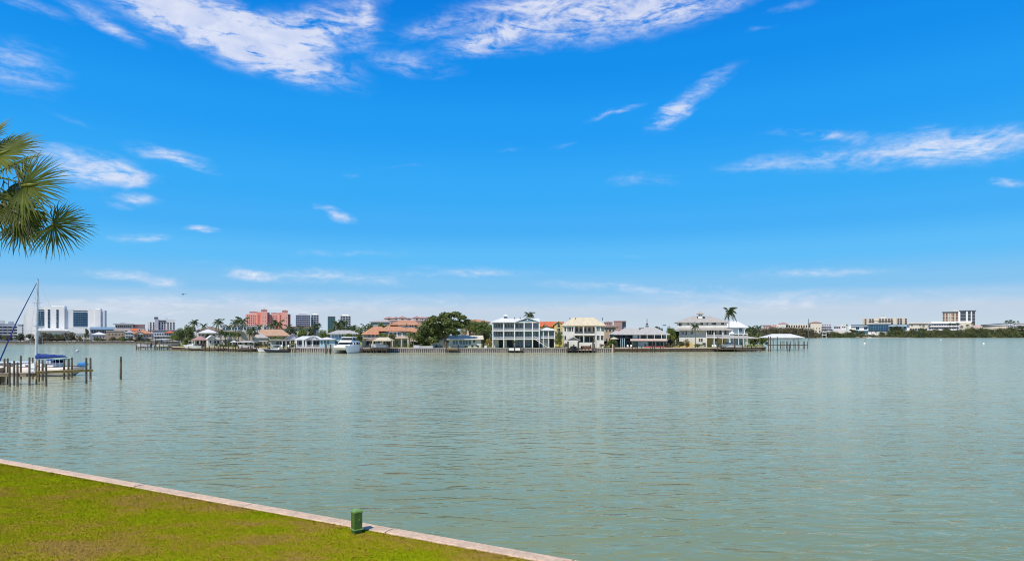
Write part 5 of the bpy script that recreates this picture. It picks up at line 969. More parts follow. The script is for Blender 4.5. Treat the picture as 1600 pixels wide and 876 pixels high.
# ------------------------------------------------------------------ docks
PM = {}
def piling(parent, px, d, z1, m=PILE, r=.17, lean=0, z0=-1.5, name='piling'):
    X, Y = P(px, d); key = (round(z1, 1), m.name, r, lean)
    if key not in PM:
        b = MB(); z = round(z1, 1); b.tube([(0,0,z0), (lean*.5,0,0), (lean,0,z*.7), (lean*1.3,0,z)], [r*1.08, r*1.05, r, r*.9], 9); PM[key] = b.mesh('piling', m)
    L_ = parent.location; return link(name, PM[key], parent, (X - L_.x, Y - L_.y, -L_.z), (0, 0, px % 3))
def dock(label, x0, x1, d0, d1, z, posts, m=WOOD, name='dock', planks=True, cat='dock', group=None, pm=PILED):
    """posts: (px, d, top row)"""
    r = link(name, None, None, (*P((x0+x1)/2, d0), 0)); tag(r, label, cat, group); b = MB(); X0, X1 = P(x0, d0)[0], P(x1, d0)[0]
    b.box(X0, X1, d0, d0+.15, z-.35, z-.05); b.box(X0, X1, d1-.15, d1, z-.35, z-.05); build(local(b, r), 'stringer', m, r)
    b = MB(); x = X0; w = .28 if X1 - X0 < 40 else .4
    while x < X1 - .05: b.box(x, min(x + w - .03, X1), d0 - .05, d1 + .05, z-.045, z + .004*math.sin(x*9)); x += w
    o = build(local(b, r), 'planking', m, r); o['kind'] = 'stuff'
    for (px, dd, yt) in posts: piling(r, px, dd, ZZ(yt, dd), pm)
    return r
def shed_roof(r, x0, x1, ye, yr, d0, d1, m, name='roof', ra=None, rb=None):
    dm = (d0+d1)/2; X0, X1 = P(x0, dm)[0], P(x1, dm)[0]; b = MB(); b.hip(X0, X1, d0, d1, ZZ(ye, dm), ZZ(yr, dm), None if ra is None else P(ra, dm)[0], None if rb is None else P(rb, dm)[0], .2); build(local(b, r), name, m, r)
def beamx(r, x0, x1, d, z0, z1, m, name='beam', w=.2):
    b = MB(); b.box(P(x0, d)[0], P(x1, d)[0], d-w/2, d+w/2, z0, z1); build(local(b, r), name, m, r)
r = dock('long weathered dock with boat lifts off the left tip of the peninsula', 212, 285, 292, 296, 1.2, [(x, 297 if i % 2 else 291, y) for i, (x, y) in enumerate([(213, 539), (216, 538), (220, 535), (227.5, 538), (231, 534), (236, 532), (241, 539), (246, 538), (249, 537), (252, 540), (256, 538), (262, 539), (264, 538), (270, 540), (275, 539), (281, 540)])])
beamx(r, 213, 237, 291, ZZ(535, 291), ZZ(534.2, 291), WOOD); beamx(r, 245, 280, 291, ZZ(538, 291), ZZ(537, 291), WOOD)
r = dock('boathouse with a flat grey roof and purple shade at the left dock', 241, 283, 302, 312, 1.2, [(243, 301, 530), (252, 301, 530), (261, 301, 530), (270, 301, 531), (280, 301, 531), (245, 311, 530), (278, 311, 531)], name='boathouse', cat='boathouse')
shed_roof(r, 241, 270, 530.2, 528.4, 302, 309, RLGREY); shed_roof(r, 262, 282, 532.2, 531, 302, 309, RGREY, 'lower_roof'); beamx(r, 250, 282, 304, ZZ(539.5, 304), ZZ(532.3, 304), GREYW, 'shade_fill'); beamx(r, 226, 246, 306, ZZ(538, 306), ZZ(533, 306), CONCD, 'shade_fill')  # solid grey boxes stand in for the shade beneath the boathouse roof
r = dock('low dark dock in front of the red porch and white cottages', 283, 352, 274, 277, 1.15, [(x, 273.6, y) for x, y in [(284, 545), (289, 545), (295, 541), (300, 545), (306, 545), (310.5, 544), (320, 535), (324, 545), (330, 545), (335.5, 538), (344, 539), (350, 543)]])
r = dock('dock with dark lift frames left of the cabin boat', 352, 398, 262, 266, 1.1, [(x, 261.6, y) for x, y in [(353, 537), (360, 545), (364, 533), (370, 546), (376, 545), (381, 546), (386, 546), (391, 540), (394, 535), (397, 545)]])
r = dock('boat lift under a thin pale roof beside the white umbrella', 372, 400, 266.5, 271, 1.2, [(372.5, 267, 534), (384, 267, 534), (399, 267, 534)], name='boat_lift', cat='boat lift'); shed_roof(r, 370, 401, 533.8, 532, 266, 272, RLGREY)
r = dock('narrow dock with a wooden frame behind the cabin boat', 400, 452, 258.6, 260.4, 1.25, [(x, 258.2, y) for x, y in [(401, 540), (404, 540.5), (418.4, 539), (434, 540), (443, 541), (449, 541)]]); beamx(r, 400, 419, 258.3, ZZ(541.2, 258), ZZ(540, 258), WOODR)
r = dock('small red brown dock platform left of the white columns', 452, 464, 253, 255.5, 1.5, [(453, 252.8, 536), (457.5, 252.8, 545), (462, 252.8, 536)]); beamx(r, 452, 463, 252.9, ZZ(537.4, 252.9), ZZ(536.4, 252.9), WOODR)
r = link('mooring_piling', None, None, (*P(509, 236), 0)); tag(r, 'thick dark mooring piling left of the white catamaran', 'piling'); piling(r, 509, 236, ZZ(535.5, 236), r=.34)
r = link('mooring_piling', None, None, (*P(516, 238), 0)); tag(r, 'mooring piling between the thick one and the catamaran bow', 'piling'); piling(r, 516.5, 238, ZZ(537.5, 238), r=.3)
r = dock('dock with red brown boards behind the stern of the white catamaran', 551, 578, 246, 250.6, 1.35, [(554, 245.6, 544), (560, 245.6, 545), (566.5, 245.6, 544.5), (573, 245.6, 545), (517, 250, 541), (545, 250, 541)], m=WOODR)
r = dock('covered boat lift with a tan canopy roof right of the catamaran', 578, 607, 245, 249.6, 1.5, [(579, 244.8, 533), (584, 244.8, 543), (589, 244.8, 543), (592, 249, 533), (597, 244.8, 543), (604.6, 244.8, 533), (606, 249, 533)], name='boat_lift', cat='boat lift', m=PILE); shed_roof(r, 586, 614, 531.6, 526.6, 244, 252, RSAND, ra=593, rb=607); shed_roof(r, 573, 592, 531.4, 527.2, 247, 253, RBROWN, 'rear_roof')
r = dock('small railed viewing dock on the seawall below the oak', 697, 716, 247.4, 251, 1.45, [(697.4, 247.2, 537.5), (704, 247.2, 546), (710, 247.2, 546), (715.8, 247.2, 537.5)], m=WOODY)
b = MB()
for i in range(13): X = P(697.4 + i*1.53, 247.3)[0]; b.box(X-.04, X+.04, 247.2, 247.3, 1.45, 2.5)
b.box(P(697.2, 247.3)[0], P(716, 247.3)[0], 247.15, 247.35, 2.45, 2.55); build(local(b, r), 'railing', WOOD, r)
r = dock('boat lift with two white panels in front of the three storey house', 793, 818, 246.5, 250.8, .9, [(793.6, 246.2, 540), (804, 246.2, 539), (813.6, 246.2, 540), (817.5, 246.2, 538.5)], name='boat_lift', cat='boat lift', m=PILE, planks=True)
for i, (x0, x1) in enumerate(((795, 803), (805, 812.6))): b = MB(); X0, X1 = P(x0, 246.6)[0], P(x1, 246.6)[0]; b.box(X0, X1, 246.3, 246.4, ZZ(547.4, 246), ZZ(543.6, 246)); b.box(X0+.2, X1-.2, 246.24, 246.29, ZZ(546, 246), ZZ(545.6, 246)); build(local(b, r), 'panel', WHITE, r)
r = dock('small gabled boathouse over a dark boat at the cream balcony house', 886, 906, 246, 250.8, 1.3, [(887, 245.8, 533), (903.5, 245.8, 533), (888, 250.6, 533), (903, 250.6, 533)], name='boathouse', cat='boathouse', m=PILE)
b = MB(); b.gable(P(884.5, 246)[0], P(906.5, 246)[0], 245, 251, ZZ(530.8, 246), ZZ(525.8, 246), 'v', .22); build(local(b, r), 'roof', RLGREY, r); b = MB(); b.uprism([(P(886, 246)[0], ZZ(531.5, 246)), (P(905, 246)[0], ZZ(531.5, 246)), (P(895.5, 246)[0], ZZ(527, 246))], 245.2, 245.4); build(local(b, r), 'gable_wall', DGREY, r)
r = dock('red brown dock with chairs and tall pilings right of the gabled boathouse', 904, 930, 245, 250.8, 1.35, [(904, 244.8, 545), (909, 244.8, 545), (914, 244.8, 545), (920, 244.8, 545), (923, 250, 538), (925.5, 244.8, 531.5), (927.5, 244.8, 529), (929, 250, 536)], m=WOODP)
beamx(r, 908, 924, 250.2, 1.75, 2.6, WOODR, 'bench_back')
dock('row of bare pilings and small lift beams below the grey roofed house', 981, 1012, 255, 257, .95, [(x, d_, y) for x, d_, y in [(983, 255, 543), (988, 254, 540), (993.5, 254, 541), (996, 255, 540), (1003, 254, 540.5), (1009, 255, 544), (1016, 254, 542), (1019.5, 253, 533), (1022.5, 254, 541), (1032, 254, 540), (1036, 255, 541)]], m=WOODR, name='boat_lift', cat='boat lift')
r = link('mooring_piling', None, None, (*P(958.5, 250), 0)); tag(r, 'pale sunlit piling group below the beach umbrella', 'piling'); piling(r, 957.5, 250, ZZ(537, 250), WOODP, r=.25); piling(r, 959.6, 250.3, ZZ(539, 250), PILE, r=.25)
r = dock('long boathouse with a grey roof in front of the white roofed house', 1118, 1152, 262, 266, 1.25, [(x, d_, y) for x, d_, y in [(1121, 261.6, 526.5), (1147.5, 261.6, 527), (1160, 261.6, 540), (1164, 261.6, 544), (1168, 261.6, 538), (1174, 268, 540), (1176, 261.6, 545), (1181, 268, 541), (1130, 270, 529), (1160, 272, 529)]], name='boathouse', cat='boathouse', m=PILE)
shed_roof(r, 1120, 1181, 528.0, 524.2, 261, 270, RGREY, ra=1134, rb=1165); beamx(r, 1122, 1180, 262, ZZ(528.9, 262), ZZ(527.9, 262), DGREY, 'fascia')
dock('low dock on short black pilings at the right tip of the peninsula', 1150, 1189, 263, 268, 1.1, [(x, 262.6, 546.4) for x in (1153, 1156.5, 1163, 1167.5, 1171, 1177, 1180, 1188)], m=WOOD)
r = dock('open white roofed boathouse on tall pilings at the right end of the peninsula', 1203, 1262, 318, 322, 1.9, [(x, d_, y) for x, d_, y in [(1201, 268, 525), (1204, 268, 525), (1208, 318, 527), (1214.5, 268, 526), (1219.5, 318, 533), (1222, 318, 533), (1225, 318, 532), (1229, 318, 533), (1231, 268, 533), (1233.5, 268, 537), (1235, 318, 533), (1240.5, 318, 526.5), (1242.5, 318, 534), (1248.5, 318, 533), (1255, 318, 533), (1257, 318, 533), (1262, 318, 533), (1247, 318, 527)]], name='boathouse', cat='boathouse', m=PILE)
shed_roof(r, 1193, 1249, 526.8, 521.4, 279, 290, RWHITE, ra=1206, rb=1236)
b = MB(); b.box(P(1203, 285)[0], P(1243, 285)[0], 284.8, 285.2, ZZ(528, 285), ZZ(526.9, 285)); build(local(b, r), 'fascia', WHITE, r)

# ------------------------------------------------------------------ boats
def hull(b, L_, beam, z0, z1, sheer=.3, stern=.85, mi=0, y0=0, bowlen=.45, n=12, rake=.1):
    """bow towards +x; open profile loft, deck on top"""
    secs = []
    for i in range(n + 1):
        t = i / n; x = -L_/2 + L_*t; w = beam/2 * (stern + (1-stern)*min(1, t/.35)) * (1 if t < 1-bowlen else math.cos((t-1+bowlen)/bowlen*math.pi/2)**.75); w = max(w, .03)
        zt = z1 + sheer * max(0, (t-.4)/.6)**2; xb = x - (rake*L_*max(0, t-.75)/.25 if t > .75 else 0); zk = z0 + (zt-z0)*.75*max(0, (t-.82)/.18)**2
        secs.append([(x, y0-w, zt), (x*.3+xb*.7, y0-w*.86, z0+(zt-z0)*.35), (xb, y0-w*.3, zk), (xb, y0+w*.3, zk), (x*.3+xb*.7, y0+w*.86, z0+(zt-z0)*.35), (x, y0+w, zt)])
    b.loft(secs, mi)
def boat(name, label, px, d, rz, cat='boat', z=0): r = link(name, None, None, (*P(px, d), z), (0, 0, R(rz))); tag(r, label, cat); return r
# power catamaran, bow to the left and towards us
c = boat('power_catamaran', 'big white twin hulled power catamaran moored bow out beside the covered boat lift', 542, 243, 259); c.scale = (1, 1.22, 1.04)
for s_ in (-1, 1):
    b = MB(); b.smooth = False; hull(b, 13.5, 1.7, -.4, 2.3, .75, .9, 0, s_*2.15, .5, 14, .06); build(b, 'hull', HULLW, c)
b = MB(); b.box(-6, 4.6, -2.6, 2.6, 1.25, 2.45); b.loft([[(4.6,-2.6,1.3),(4.6,2.6,1.3),(4.6,2.6,2.6),(4.6,-2.6,2.6)], [(6.2,-1.9,2.1),(6.2,1.9,2.1),(6.2,1.9,2.95),(6.2,-1.9,2.95)]]); build(b, 'bridge_deck', HULLW, c)
rg = lambda x, w, z: [(x, -w, z), (x, w, z)]
b = MB(); b.loft([[(3.9,-2.3,2.46),(3.9,2.3,2.46),(-4.6,2.6,2.46),(-4.6,-2.6,2.46)], [(2.7,-2.1,3.15),(2.7,2.1,3.15),(-4.6,2.5,3.15),(-4.6,-2.5,3.15)]]); build(b, 'cabin_base', HULLW, c)
b = MB(); b.loft([[(2.68,-2.1,3.152),(2.68,2.1,3.152),(-4.3,2.45,3.152),(-4.3,-2.45,3.152)], [(1.4,-1.9,3.9),(1.4,1.9,3.9),(-4.1,2.3,3.9),(-4.1,-2.3,3.9)]]); build(b, 'cabin_window', GLASS, c)
for yy in (-2.36, 2.36):
    for xx in (-4.2, -1.6, .6): b = MB(); b.box(xx-.14, xx+.14, yy-.14, yy+.14, 3.152, 3.9); build(b, 'pillar', HULLW, c)
b = MB(); b.loft([[(1.9,-2.0,3.902),(1.9,2.0,3.902),(-5.2,2.5,3.902),(-5.2,-2.5,3.902)], [(.6,-1.9,4.7),(.6,1.9,4.7),(-5.2,2.4,4.35),(-5.2,-2.4,4.35)]]); build(b, 'flybridge', HULLW, c)
b = MB(); b.loft([[(.5,-1.6,4.72),(.5,1.6,4.72),(-3,1.8,4.5),(-3,-1.8,4.5)], [(-.2,-1.5,5.6),(-.2,1.5,5.6),(-3,1.7,5.6),(-3,-1.7,5.6)]]); build(b, 'flybridge_window', GLASS, c)
b = MB(); b.loft([[(.5,-1.8,5.602),(.5,1.8,5.602),(-4,2.0,5.602),(-4,-2.0,5.602)], [(.2,-1.6,5.85),(.2,1.6,5.85),(-3.8,1.8,5.85),(-3.8,-1.8,5.85)]]); build(b, 'hardtop', HULLW, c)
for xx in (-.6, -3.2):
    for yy in (-1.68, 1.68): b = MB(); b.box(xx-.09, xx+.09, yy-.09, yy+.09, 4.4, 5.6); build(b, 'pillar', HULLW, c)
b = MB()
for s_ in (-1, 1):
    for i in range(7): b.tube([(-1 + i*1.1, s_*2.75, 2.4+.05*i), (-1 + i*1.1, s_*2.75, 3.0+.06*i)], .02, 4)
    b.tube([(-1, s_*2.75, 3.0), (5.6, s_*2.6, 3.4)], .025, 4)
build(b, 'rail', ALU, c)
for yy in (-1.9, .2): b = MB(); b.box(4.62, 4.66, yy, yy+1.6, 2.0, 2.14); build(b, 'porthole', GLASS, c)
HULLS = mat('weathered_gelcoat', (.56, .56, .54), .4, (.46, .46, .45), 1)
def runabout(label, px, d, rz, L_, z, hm=HULLS, cabin=1, top=None, name='motorboat', beam=2.6, h1=1.1):
    c = boat(name, label, px, d, rz, z=z); b = MB(); hull(b, L_, beam, -.3, h1, .35); build(b, 'hull', hm, c)
    b = MB(); hull(b, L_*.99, beam*.97, h1+.02, h1+.1, .35); build(b, 'deck', HULLW, c)
    if cabin:
        b = MB(); b.loft([[(L_*.22,-beam*.32,h1+.1),(L_*.22,beam*.32,h1+.1),(-L_*.15,beam*.36,h1+.1),(-L_*.15,-beam*.36,h1+.1)], [(L_*.1,-beam*.28,h1+.9),(L_*.1,beam*.28,h1+.9),(-L_*.15,beam*.32,h1+.9),(-L_*.15,-beam*.32,h1+.9)]]); build(b, 'cabin', HULLW, c)
        b = MB(); b.loft([[(L_*.17,-beam*.335,h1+.42),(L_*.17,beam*.335,h1+.42),(-L_*.1,beam*.352,h1+.42),(-L_*.1,-beam*.352,h1+.42)], [(L_*.13,-beam*.31,h1+.78),(L_*.13,beam*.31,h1+.78),(-L_*.1,beam*.335,h1+.78),(-L_*.1,-beam*.335,h1+.78)]]); build(b, 'window_band', GLASS, c)
    if top:
        b = MB(); b.box(-L_*.2, L_*.12, -beam*.38, beam*.38, h1+1.9, h1+2.02); build(b, 'hardtop', top, c)
        for xx in (-L_*.17, L_*.09):
            for yy in (-beam*.33, beam*.33): b = MB(); b.tube([(xx, yy, h1), (xx, yy, h1+1.9)], .04, 5); build(b, 'pillar', ALU, c)
    b = MB(); b.box(-L_/2-.55, -L_/2+.05, -.25, .25, h1-.3, h1+.75); b.box(-L_/2-.4, -L_/2-.1, -.08, .08, -.6, h1-.3); build(b, 'outboard', BLACK, c); return c
runabout('white cabin cruiser with a dark hull stripe moored left of the pavilion house', 431, 252, 188, 9.5, 0, HULLD, 1, HULLS, h1=1.0)
runabout('small white boat with a hard top behind the left cottages dock', 299, 284, 175, 7.5, 1.0, HULLS, 1, HULLS); runabout('small white open boat with black outboard right of the hard top one', 307, 283, 170, 6, .9, HULLS, 0)
runabout('pale boat hanging in the lift below the thin pale roof', 385, 265.6, 178, 7, 1.4, HULLS, 0); runabout('white skiff lying low at the pilings left of the cabin cruiser', 411, 255, 182, 4.5, .0, HULLS, 0)
runabout('grey boat with a blue cover raised in the tan roofed lift', 592, 246.8, 180, 7.4, 1.9, LGREY, 1, CANVAS); runabout('dark boat with a blue hull under the small gabled boathouse', 896, 247.5, 262, 6.5, 1.0, HULLD, 0, h1=1.3)
runabout('white center console boat raised beneath the long grey boathouse roof', 1142, 264, 180, 8.5, 1.7, HULLS, 1, HULLS); runabout('small pale boat in the lift at the far left dock', 225, 293.5, 185, 6, 1.2, LGREY, 0)
runabout('pale boat raised on the second lift of the left dock', 257, 293, 5, 6, 1.4, HULLS, 0)
# distant speed boat with wake, buoys
c = runabout('tiny speedboat running ahead of a white wake near the right shore', 1358, 1290, 182, 12, 0, HULLW, 1, name='speedboat', beam=4)
b = MB(); g = random.Random(4)
for i in range(44):
    t = i/44; X = P(1362 + t*62, 1290)[0]; wd = 1.5 + t*9; b.add([(X, 1290-wd, .05+.012*i), (X+3.4, 1290-wd*1.03, .05+.012*i), (X+3.4, 1290+wd, .3+.012*i), (X, 1290+wd, .3+.012*i)], [(0,1,2,3)])
o = build(b, 'boat_wake', mat('sea_foam', (.78, .80, .80), .9, (.30, .38, .36), .25, detail=6)); o['kind'] = 'stuff'; tag(o, 'long white foam wake behind the speedboat', 'wake')
for t, px, d, s_ in (('white round buoy floating left on the open water, below the speedboat', 1351, 480, 1.0), ('white round buoy floating at the far right of the bay', 1537, 470, .9), ('tiny white buoy near the right shore, between the two larger ones', 1470, 820, .9)):
    r = link('mooring_buoy', None, None, (*P(px, d), 0)); tag(r, t, 'buoy', 'white buoys on the bay'); b = MB(); b.smooth = True
    b.tube([(0,0,-.3), (0,0,0), (0,0,.5*s_), (0,0,1.0*s_), (0,0,1.25*s_)], [.3, .62*s_, .75*s_, .45*s_, .1], 12); build(b, 'float', HULLW, r); b = MB(); b.tube([(0,0,1.2*s_), (0,0,2.2*s_)], .09, 5); build(b, 'staff', DGREY, r)
# helicopter
c = link('helicopter', None, None, (P(286, 900)[0], 900, ZZ(459.5, 900)), (0, 0, R(200)), (.7, .7, .7)); tag(c, 'tiny dark helicopter flying over the left shore', 'helicopter'); b = MB(); b.smooth = True
b.tube([(2.6,0,-.3), (1.9,0,-.1), (.6,0,0), (-1.0,0,.1), (-1.8,0,.3)], [.2, .8, 1.0, .75, .25], 10); build(b, 'fuselage', DGREY, c); b = MB(); b.tube([(-1.6,0,.35), (-6,0,.6)], [.3, .12], 6); b.uprism([(-5.6,.5), (-6.2,.5), (-6.6,1.7), (-6.1,1.7)], -.06, .06); build(b, 'tail_boom', DGREY, c)
b = MB(); b.tube([(0,0,.9), (0,0,1.5)], .12, 6); b.box(-5, 5, -.13, .13, 1.45, 1.52); b.box(-.13, .13, -5, 5, 1.43, 1.5); build(b, 'rotor', BLACK, c)
b = MB()
for s_ in (-.9, .9): b.tube([(2, s_, -1.3), (-1.6, s_, -1.3)], .07, 5); b.tube([(1, s_, -1.3), (1, s_*.5, -.6)], .05, 4); b.tube([(-.8, s_, -1.3), (-.8, s_*.5, -.5)], .05, 4)
build(b, 'skid', BLACK, c)
# umbrellas, chairs and small yard things
def umbrella(label, px, d, yt, m, z=1.65, rr=1.5):
    r = link('patio_umbrella', None, None, (*P(px, d), z)); tag(r, label, 'umbrella'); zt = ZZ(yt, d) - z; b = MB(); b.tube([(0,0,0), (0,0,zt)], .05, 6); build(b, 'pole', WOODP, r)
    b = MB(); n = 8; ring = [(rr*math.cos(2*math.pi*i/n), rr*math.sin(2*math.pi*i/n), zt-.75) for i in range(n)]; b.add(ring + [(0,0,zt+.05), (0,0,zt-.1)], [(i, (i+1) % n, n) for i in range(n)] + [((i+1) % n, i, n+1) for i in range(n)]); build(b, 'canopy', m, r)
umbrella('white patio umbrella beside the left boat lift', 365.5, 272, 531.5, WHITE, rr=1.7); umbrella('pale thatch coloured umbrella at the seawall corner left of the grey roofed house', 959.5, 264.5, 526.5, RSAND, rr=2.1)
def chair(label, px, d, z, m, rz=0, group=None):
    r = link('lawn_chair', None, None, (*P(px, d), z), (0,0,R(rz))); tag(r, label, 'chair', group); b = MB(); b.box(-.35,.35,-.4,.35,.38,.46); build(b, 'seat', m, r)
    b = MB(); b.loft([[(-.35,.3,.4),(.35,.3,.4),(.35,.38,.4),(-.35,.38,.4)], [(-.3,.6,1.15),(.3,.6,1.15),(.3,.66,1.15),(-.3,.66,1.15)]]); build(b, 'backrest', m, r)
    for sx in (-.32, .32):
        for sy in (-.36, .32): b = MB(); b.box(sx-.04, sx+.04, sy-.04, sy+.04, 0, .38); build(b, 'leg', m, r)
for t, px, d in (('left white chair on the terrace of the grey roofed house', 981, 264.8), ('right white chair on the terrace of the grey roofed house', 986.5, 264.8)): chair(t, px, d, 1.66, WHITE)
for t, px in (('left white deck chair on the lawn of the mansion', 1114, ), ('middle white deck chair on the lawn of the mansion', 1118.5), ('right white deck chair on the lawn of the mansion', 1125)): chair(t, px if not isinstance(px, tuple) else px[0], 268.5, 1.62, WHITE)
for t, px in (('left red brown chair on the dock by the cream house', 909), ('middle red brown chair on the dock by the cream house', 914), ('right red brown chair on the dock by the cream house', 919)): chair(t, px, 248, 1.4, WOODR)
for t, px in (('white chair left of the small dock frame by the cabin cruiser', 439), ('white chair right of the small dock frame by the cabin cruiser', 450)): chair(t, px, 262, 1.62, WHITE)
def box_thing(name, label, cat, px, d, w, hgt, m, z=1.6, dep=.8):
    r = link(name, None, None, (*P(px, d), z)); tag(r, label, cat); b = MB(); b.box(-w/2, w/2, -dep/2, dep/2, 0, hgt); build(b, 'body', m, r); b = MB(); b.box(-w/2-.05, w/2+.05, -dep/2-.05, dep/2+.05, hgt+.002, hgt+.1); build(b, 'lid', m, r)
box_thing('dock_box', 'white post like box on the seawall between oak and porch house', 'dock box', 758.8, 252.6, .9, 1.0, WHITE); box_thing('dock_box', 'pale box on the seawall under the left limbs of the oak', 'dock box', 651, 252.6, 2.4, 1.1, LGREY)
box_thing('garden_wall_block', 'low pale curved garden wall end beside the oak', 'wall', 666, 256, 5.5, .8, LGREY)
def paddle(label, px, d, m, w=5, z=1.66):
    r = link('kayak', None, None, (*P(px, d), z)); tag(r, label, 'kayak'); b = MB(); b.smooth = True; b.tube([(-w/2,0,.2), (-w/4,0,.2), (0,0,.18), (w/4,0,.2), (w/2,0,.2)], [.04, .3, .36, .3, .04], 8); build(b, 'hull', m, r); b = MB(); b.tube([(-.5,0,.5), (.5,0,.5)], .2, 8); build(b, 'cockpit', BLACK, r)
paddle('faded red covered kayak lying on the terrace of the grey roofed house', 1018, 264.6, RED, 6.5); paddle('second faded red kayak just right of the first one', 1032, 265, RED, 5)

# ------------------------------------------------------------------ sailboat, near dock and pilings on the left
SD = 109.0; sx = lambda px: P(px, SD)[0]
c = link('sailboat', None, None, (sx(60), SD, 0)); tag(c, 'white sailboat with a blue boom cover lying behind the left dock', 'sailboat'); ox = sx(60)
def hullsail(b, x0, x1, z0f, ztf, wf, n=18, mi=0, k0=0, k1=1):
    secs = []
    for i in range(n + 1):
        t = i/n; x = x0 + (x1-x0)*t; w = max(.04, wf(t)); zt = ztf(t); z0 = z0f(t); secs.append([(x,-w,zt), (x,-w*.97,zt*.55+z0*.45), (x,-w*.55,z0+.05), (x,0,z0), (x,w*.55,z0+.05), (x,w*.97,zt*.55+z0*.45), (x,w,zt)])
    b.loft(secs, mi)
XL, XR = sx(-8) - ox, sx(124.5) - ox
wf = lambda t: 2.0 * math.sin(math.pi * min(1, t*.62 + .0))**.75 * (1 if t < .8 else 1 - (t-.8)*1.3)
b = MB(); b.smooth = True; hullsail(b, XL, XR, lambda t: (-.5 if t < .85 else -.5 + (t-.85)/.15*1.35) + (.9*(1-t/.12) if t < .12 else 0), lambda t: 1.62 - 1.1*t*(1-t)*.8 + (.18*(1-t)), wf); build(b, 'hull', mat('ivory_gelcoat', (.60, .54, .48), .35, (.52, .47, .42), 1), c)
b = MB(); hullsail(b, XL+.25, XR-1.6, lambda t: -.52, lambda t: .12, lambda t: wf(t)*1.012 if t > .05 else .06); build(b, 'waterline_stripe', HULLD, c)
b = MB(); hullsail(b, XL+.05, XR-.02, lambda t: 1.60 - 1.1*t*(1-t)*.8 + (.18*(1-t)), lambda t: 1.69 - 1.1*t*(1-t)*.8 + (.18*(1-t)), lambda t: wf(t)*1.02); build(b, 'toe_rail', WOODR, c)
U = lambda px: sx(px) - ox; Z = lambda py: ZZ(py, SD)
b = MB(); b.loft([[(U(28),-1.1,1.5),(U(28),1.1,1.5),(U(28),1.0,1.85),(U(28),-1.0,1.85)], [(U(45),-1.25,1.45),(U(45),1.25,1.45),(U(45),1.1,2.05),(U(45),-1.1,2.05)], [(U(92),-1.25,1.45),(U(92),1.25,1.45),(U(92),1.1,2.1),(U(92),-1.1,2.1)]]); build(b, 'cabin', HULLW, c)
for px in (48, 56, 66, 76): b = MB(); b.box(U(px), U(px+4), -1.235, -1.19, 1.68, 1.9); build(b, 'cabin_window', GLASS, c)
b = MB(); b.tube([(U(56.2), 0, 1.9), (U(57.5), 0, 9), (U(59), 0, Z(437))], [.19, .18, .14], 10); build(b, 'mast', ALU, c)
for yy, zf in ((1, .45), (1, .72)):
    zc = 2 + (Z(437)-2)*zf; b = MB(); b.tube([(U(57.4), -1.1, zc+.1), (U(57.4), 0, zc), (U(57.4), 1.1, zc+.1)], .035, 5); build(b, 'spreader', ALU, c)
b = MB(); b.box(U(57.8), U(60.4), -.04, .04, Z(437.3), Z(436.6)); b.tube([(U(59), 0, Z(437)), (U(59), 0, Z(434.4))], .03, 5); b.tube([(U(58.2), 0, Z(436.8)), (U(58.2), 0, Z(435.3))], .02, 4); build(b, 'masthead', DGREY, c)
b = MB()
for yy in (-1.7, 1.7): b.tube([(U(57.2), yy, 1.6), (U(57.4), yy*.62, 9), (U(58.8), 0, Z(440))], .022, 4)
b.tube([(U(123), 0, 1.7), (U(59), 0, Z(437.5))], .018, 4); b.tube([(U(61), yy*.0, 2.2), (U(60), 0, Z(441))], .015, 4); o = build(b, 'rigging', ALU, c)
b = MB(); b.tube([(XL+.5, 0, 1.9), (XL+.9, 0, 2.7), ((XL+U(59))/2, 0, (1.9+Z(438))/2), (U(58.4), 0, Z(440))], [.06, .115, .095, .05], 8); build(b, 'furled_jib', CANVAS, c)
b = MB(); b.tube([(U(57), 0, Z(559.3)), (U(106), 0, Z(556.3))], .09, 8); build(b, 'boom', ALU, c)
b = MB(); b.smooth = True; secs = []
for i in range(13):
    t = i/12; x = U(56.4) + (U(105.8)-U(56.4))*t; zb_ = Z(559.8) + (Z(556.6)-Z(559.8))*t - .1; hh = (Z(552.2)-Z(559.8))*(1-t)**.8*.85 + .22 + .05*math.sin(i*2.1); w = .27*(1-t*.6); secs.append([(x,-w*.5,zb_), (x,-w,zb_+hh*.35), (x,-w*.5,zb_+hh*.8), (x,0,zb_+hh), (x,w*.5,zb_+hh*.8), (x,w,zb_+hh*.35), (x,w*.5,zb_)])
b.loft(secs); build(b, 'sail_cover', CANVAS, c)
b = MB(); secs = []
for px, zt, w in ((72, 2.12, 1.2), (74.5, 2.5, 1.25), (80, 2.85, 1.25), (88, 2.9, 1.3), (90.5, 2.75, 1.3)):
    secs.append([(U(px),-w,2.1), (U(px),-w,2.1+(zt-2.1)*.75), (U(px),-w*.7,zt), (U(px),w*.7,zt), (U(px),w,2.1+(zt-2.1)*.75), (U(px),w,2.1)])
b.loft(secs, closed=False, capa=False, capb=False); build(b, 'dodger', CANVAS, c)
for px, w_, z_ in ((75.5, 3, 2.12), (80, 3.4, 2.15), (84.6, 3.4, 2.15)): b = MB(); b.box(U(px), U(px+w_), -1.34, -1.3, z_, z_+.5); build(b, 'dodger_window', mat('clear_vinyl', (.42, .50, .56), .2), c)
b = MB(); b.loft([[(U(90),-1.3,2.72),(U(90),1.3,2.72),(U(90),1.2,2.84),(U(90),-1.2,2.84)], [(U(96),-1.3,2.84),(U(96),1.3,2.84),(U(96),1.2,2.96),(U(96),-1.2,2.96)], [(U(102),-1.3,2.74),(U(102),1.3,2.74),(U(102),1.2,2.86),(U(102),-1.2,2.86)]]); build(b, 'bimini', mat('sea_green_canvas', (.20, .38, .34), .8), c)
for px in (91, 95, 101):
    for yy in (-1.25, 1.25): b = MB(); b.tube([(U(px), yy, 1.4), (U(px), yy, 2.76)], .035, 5); build(b, 'bimini_pole', ALU, c)
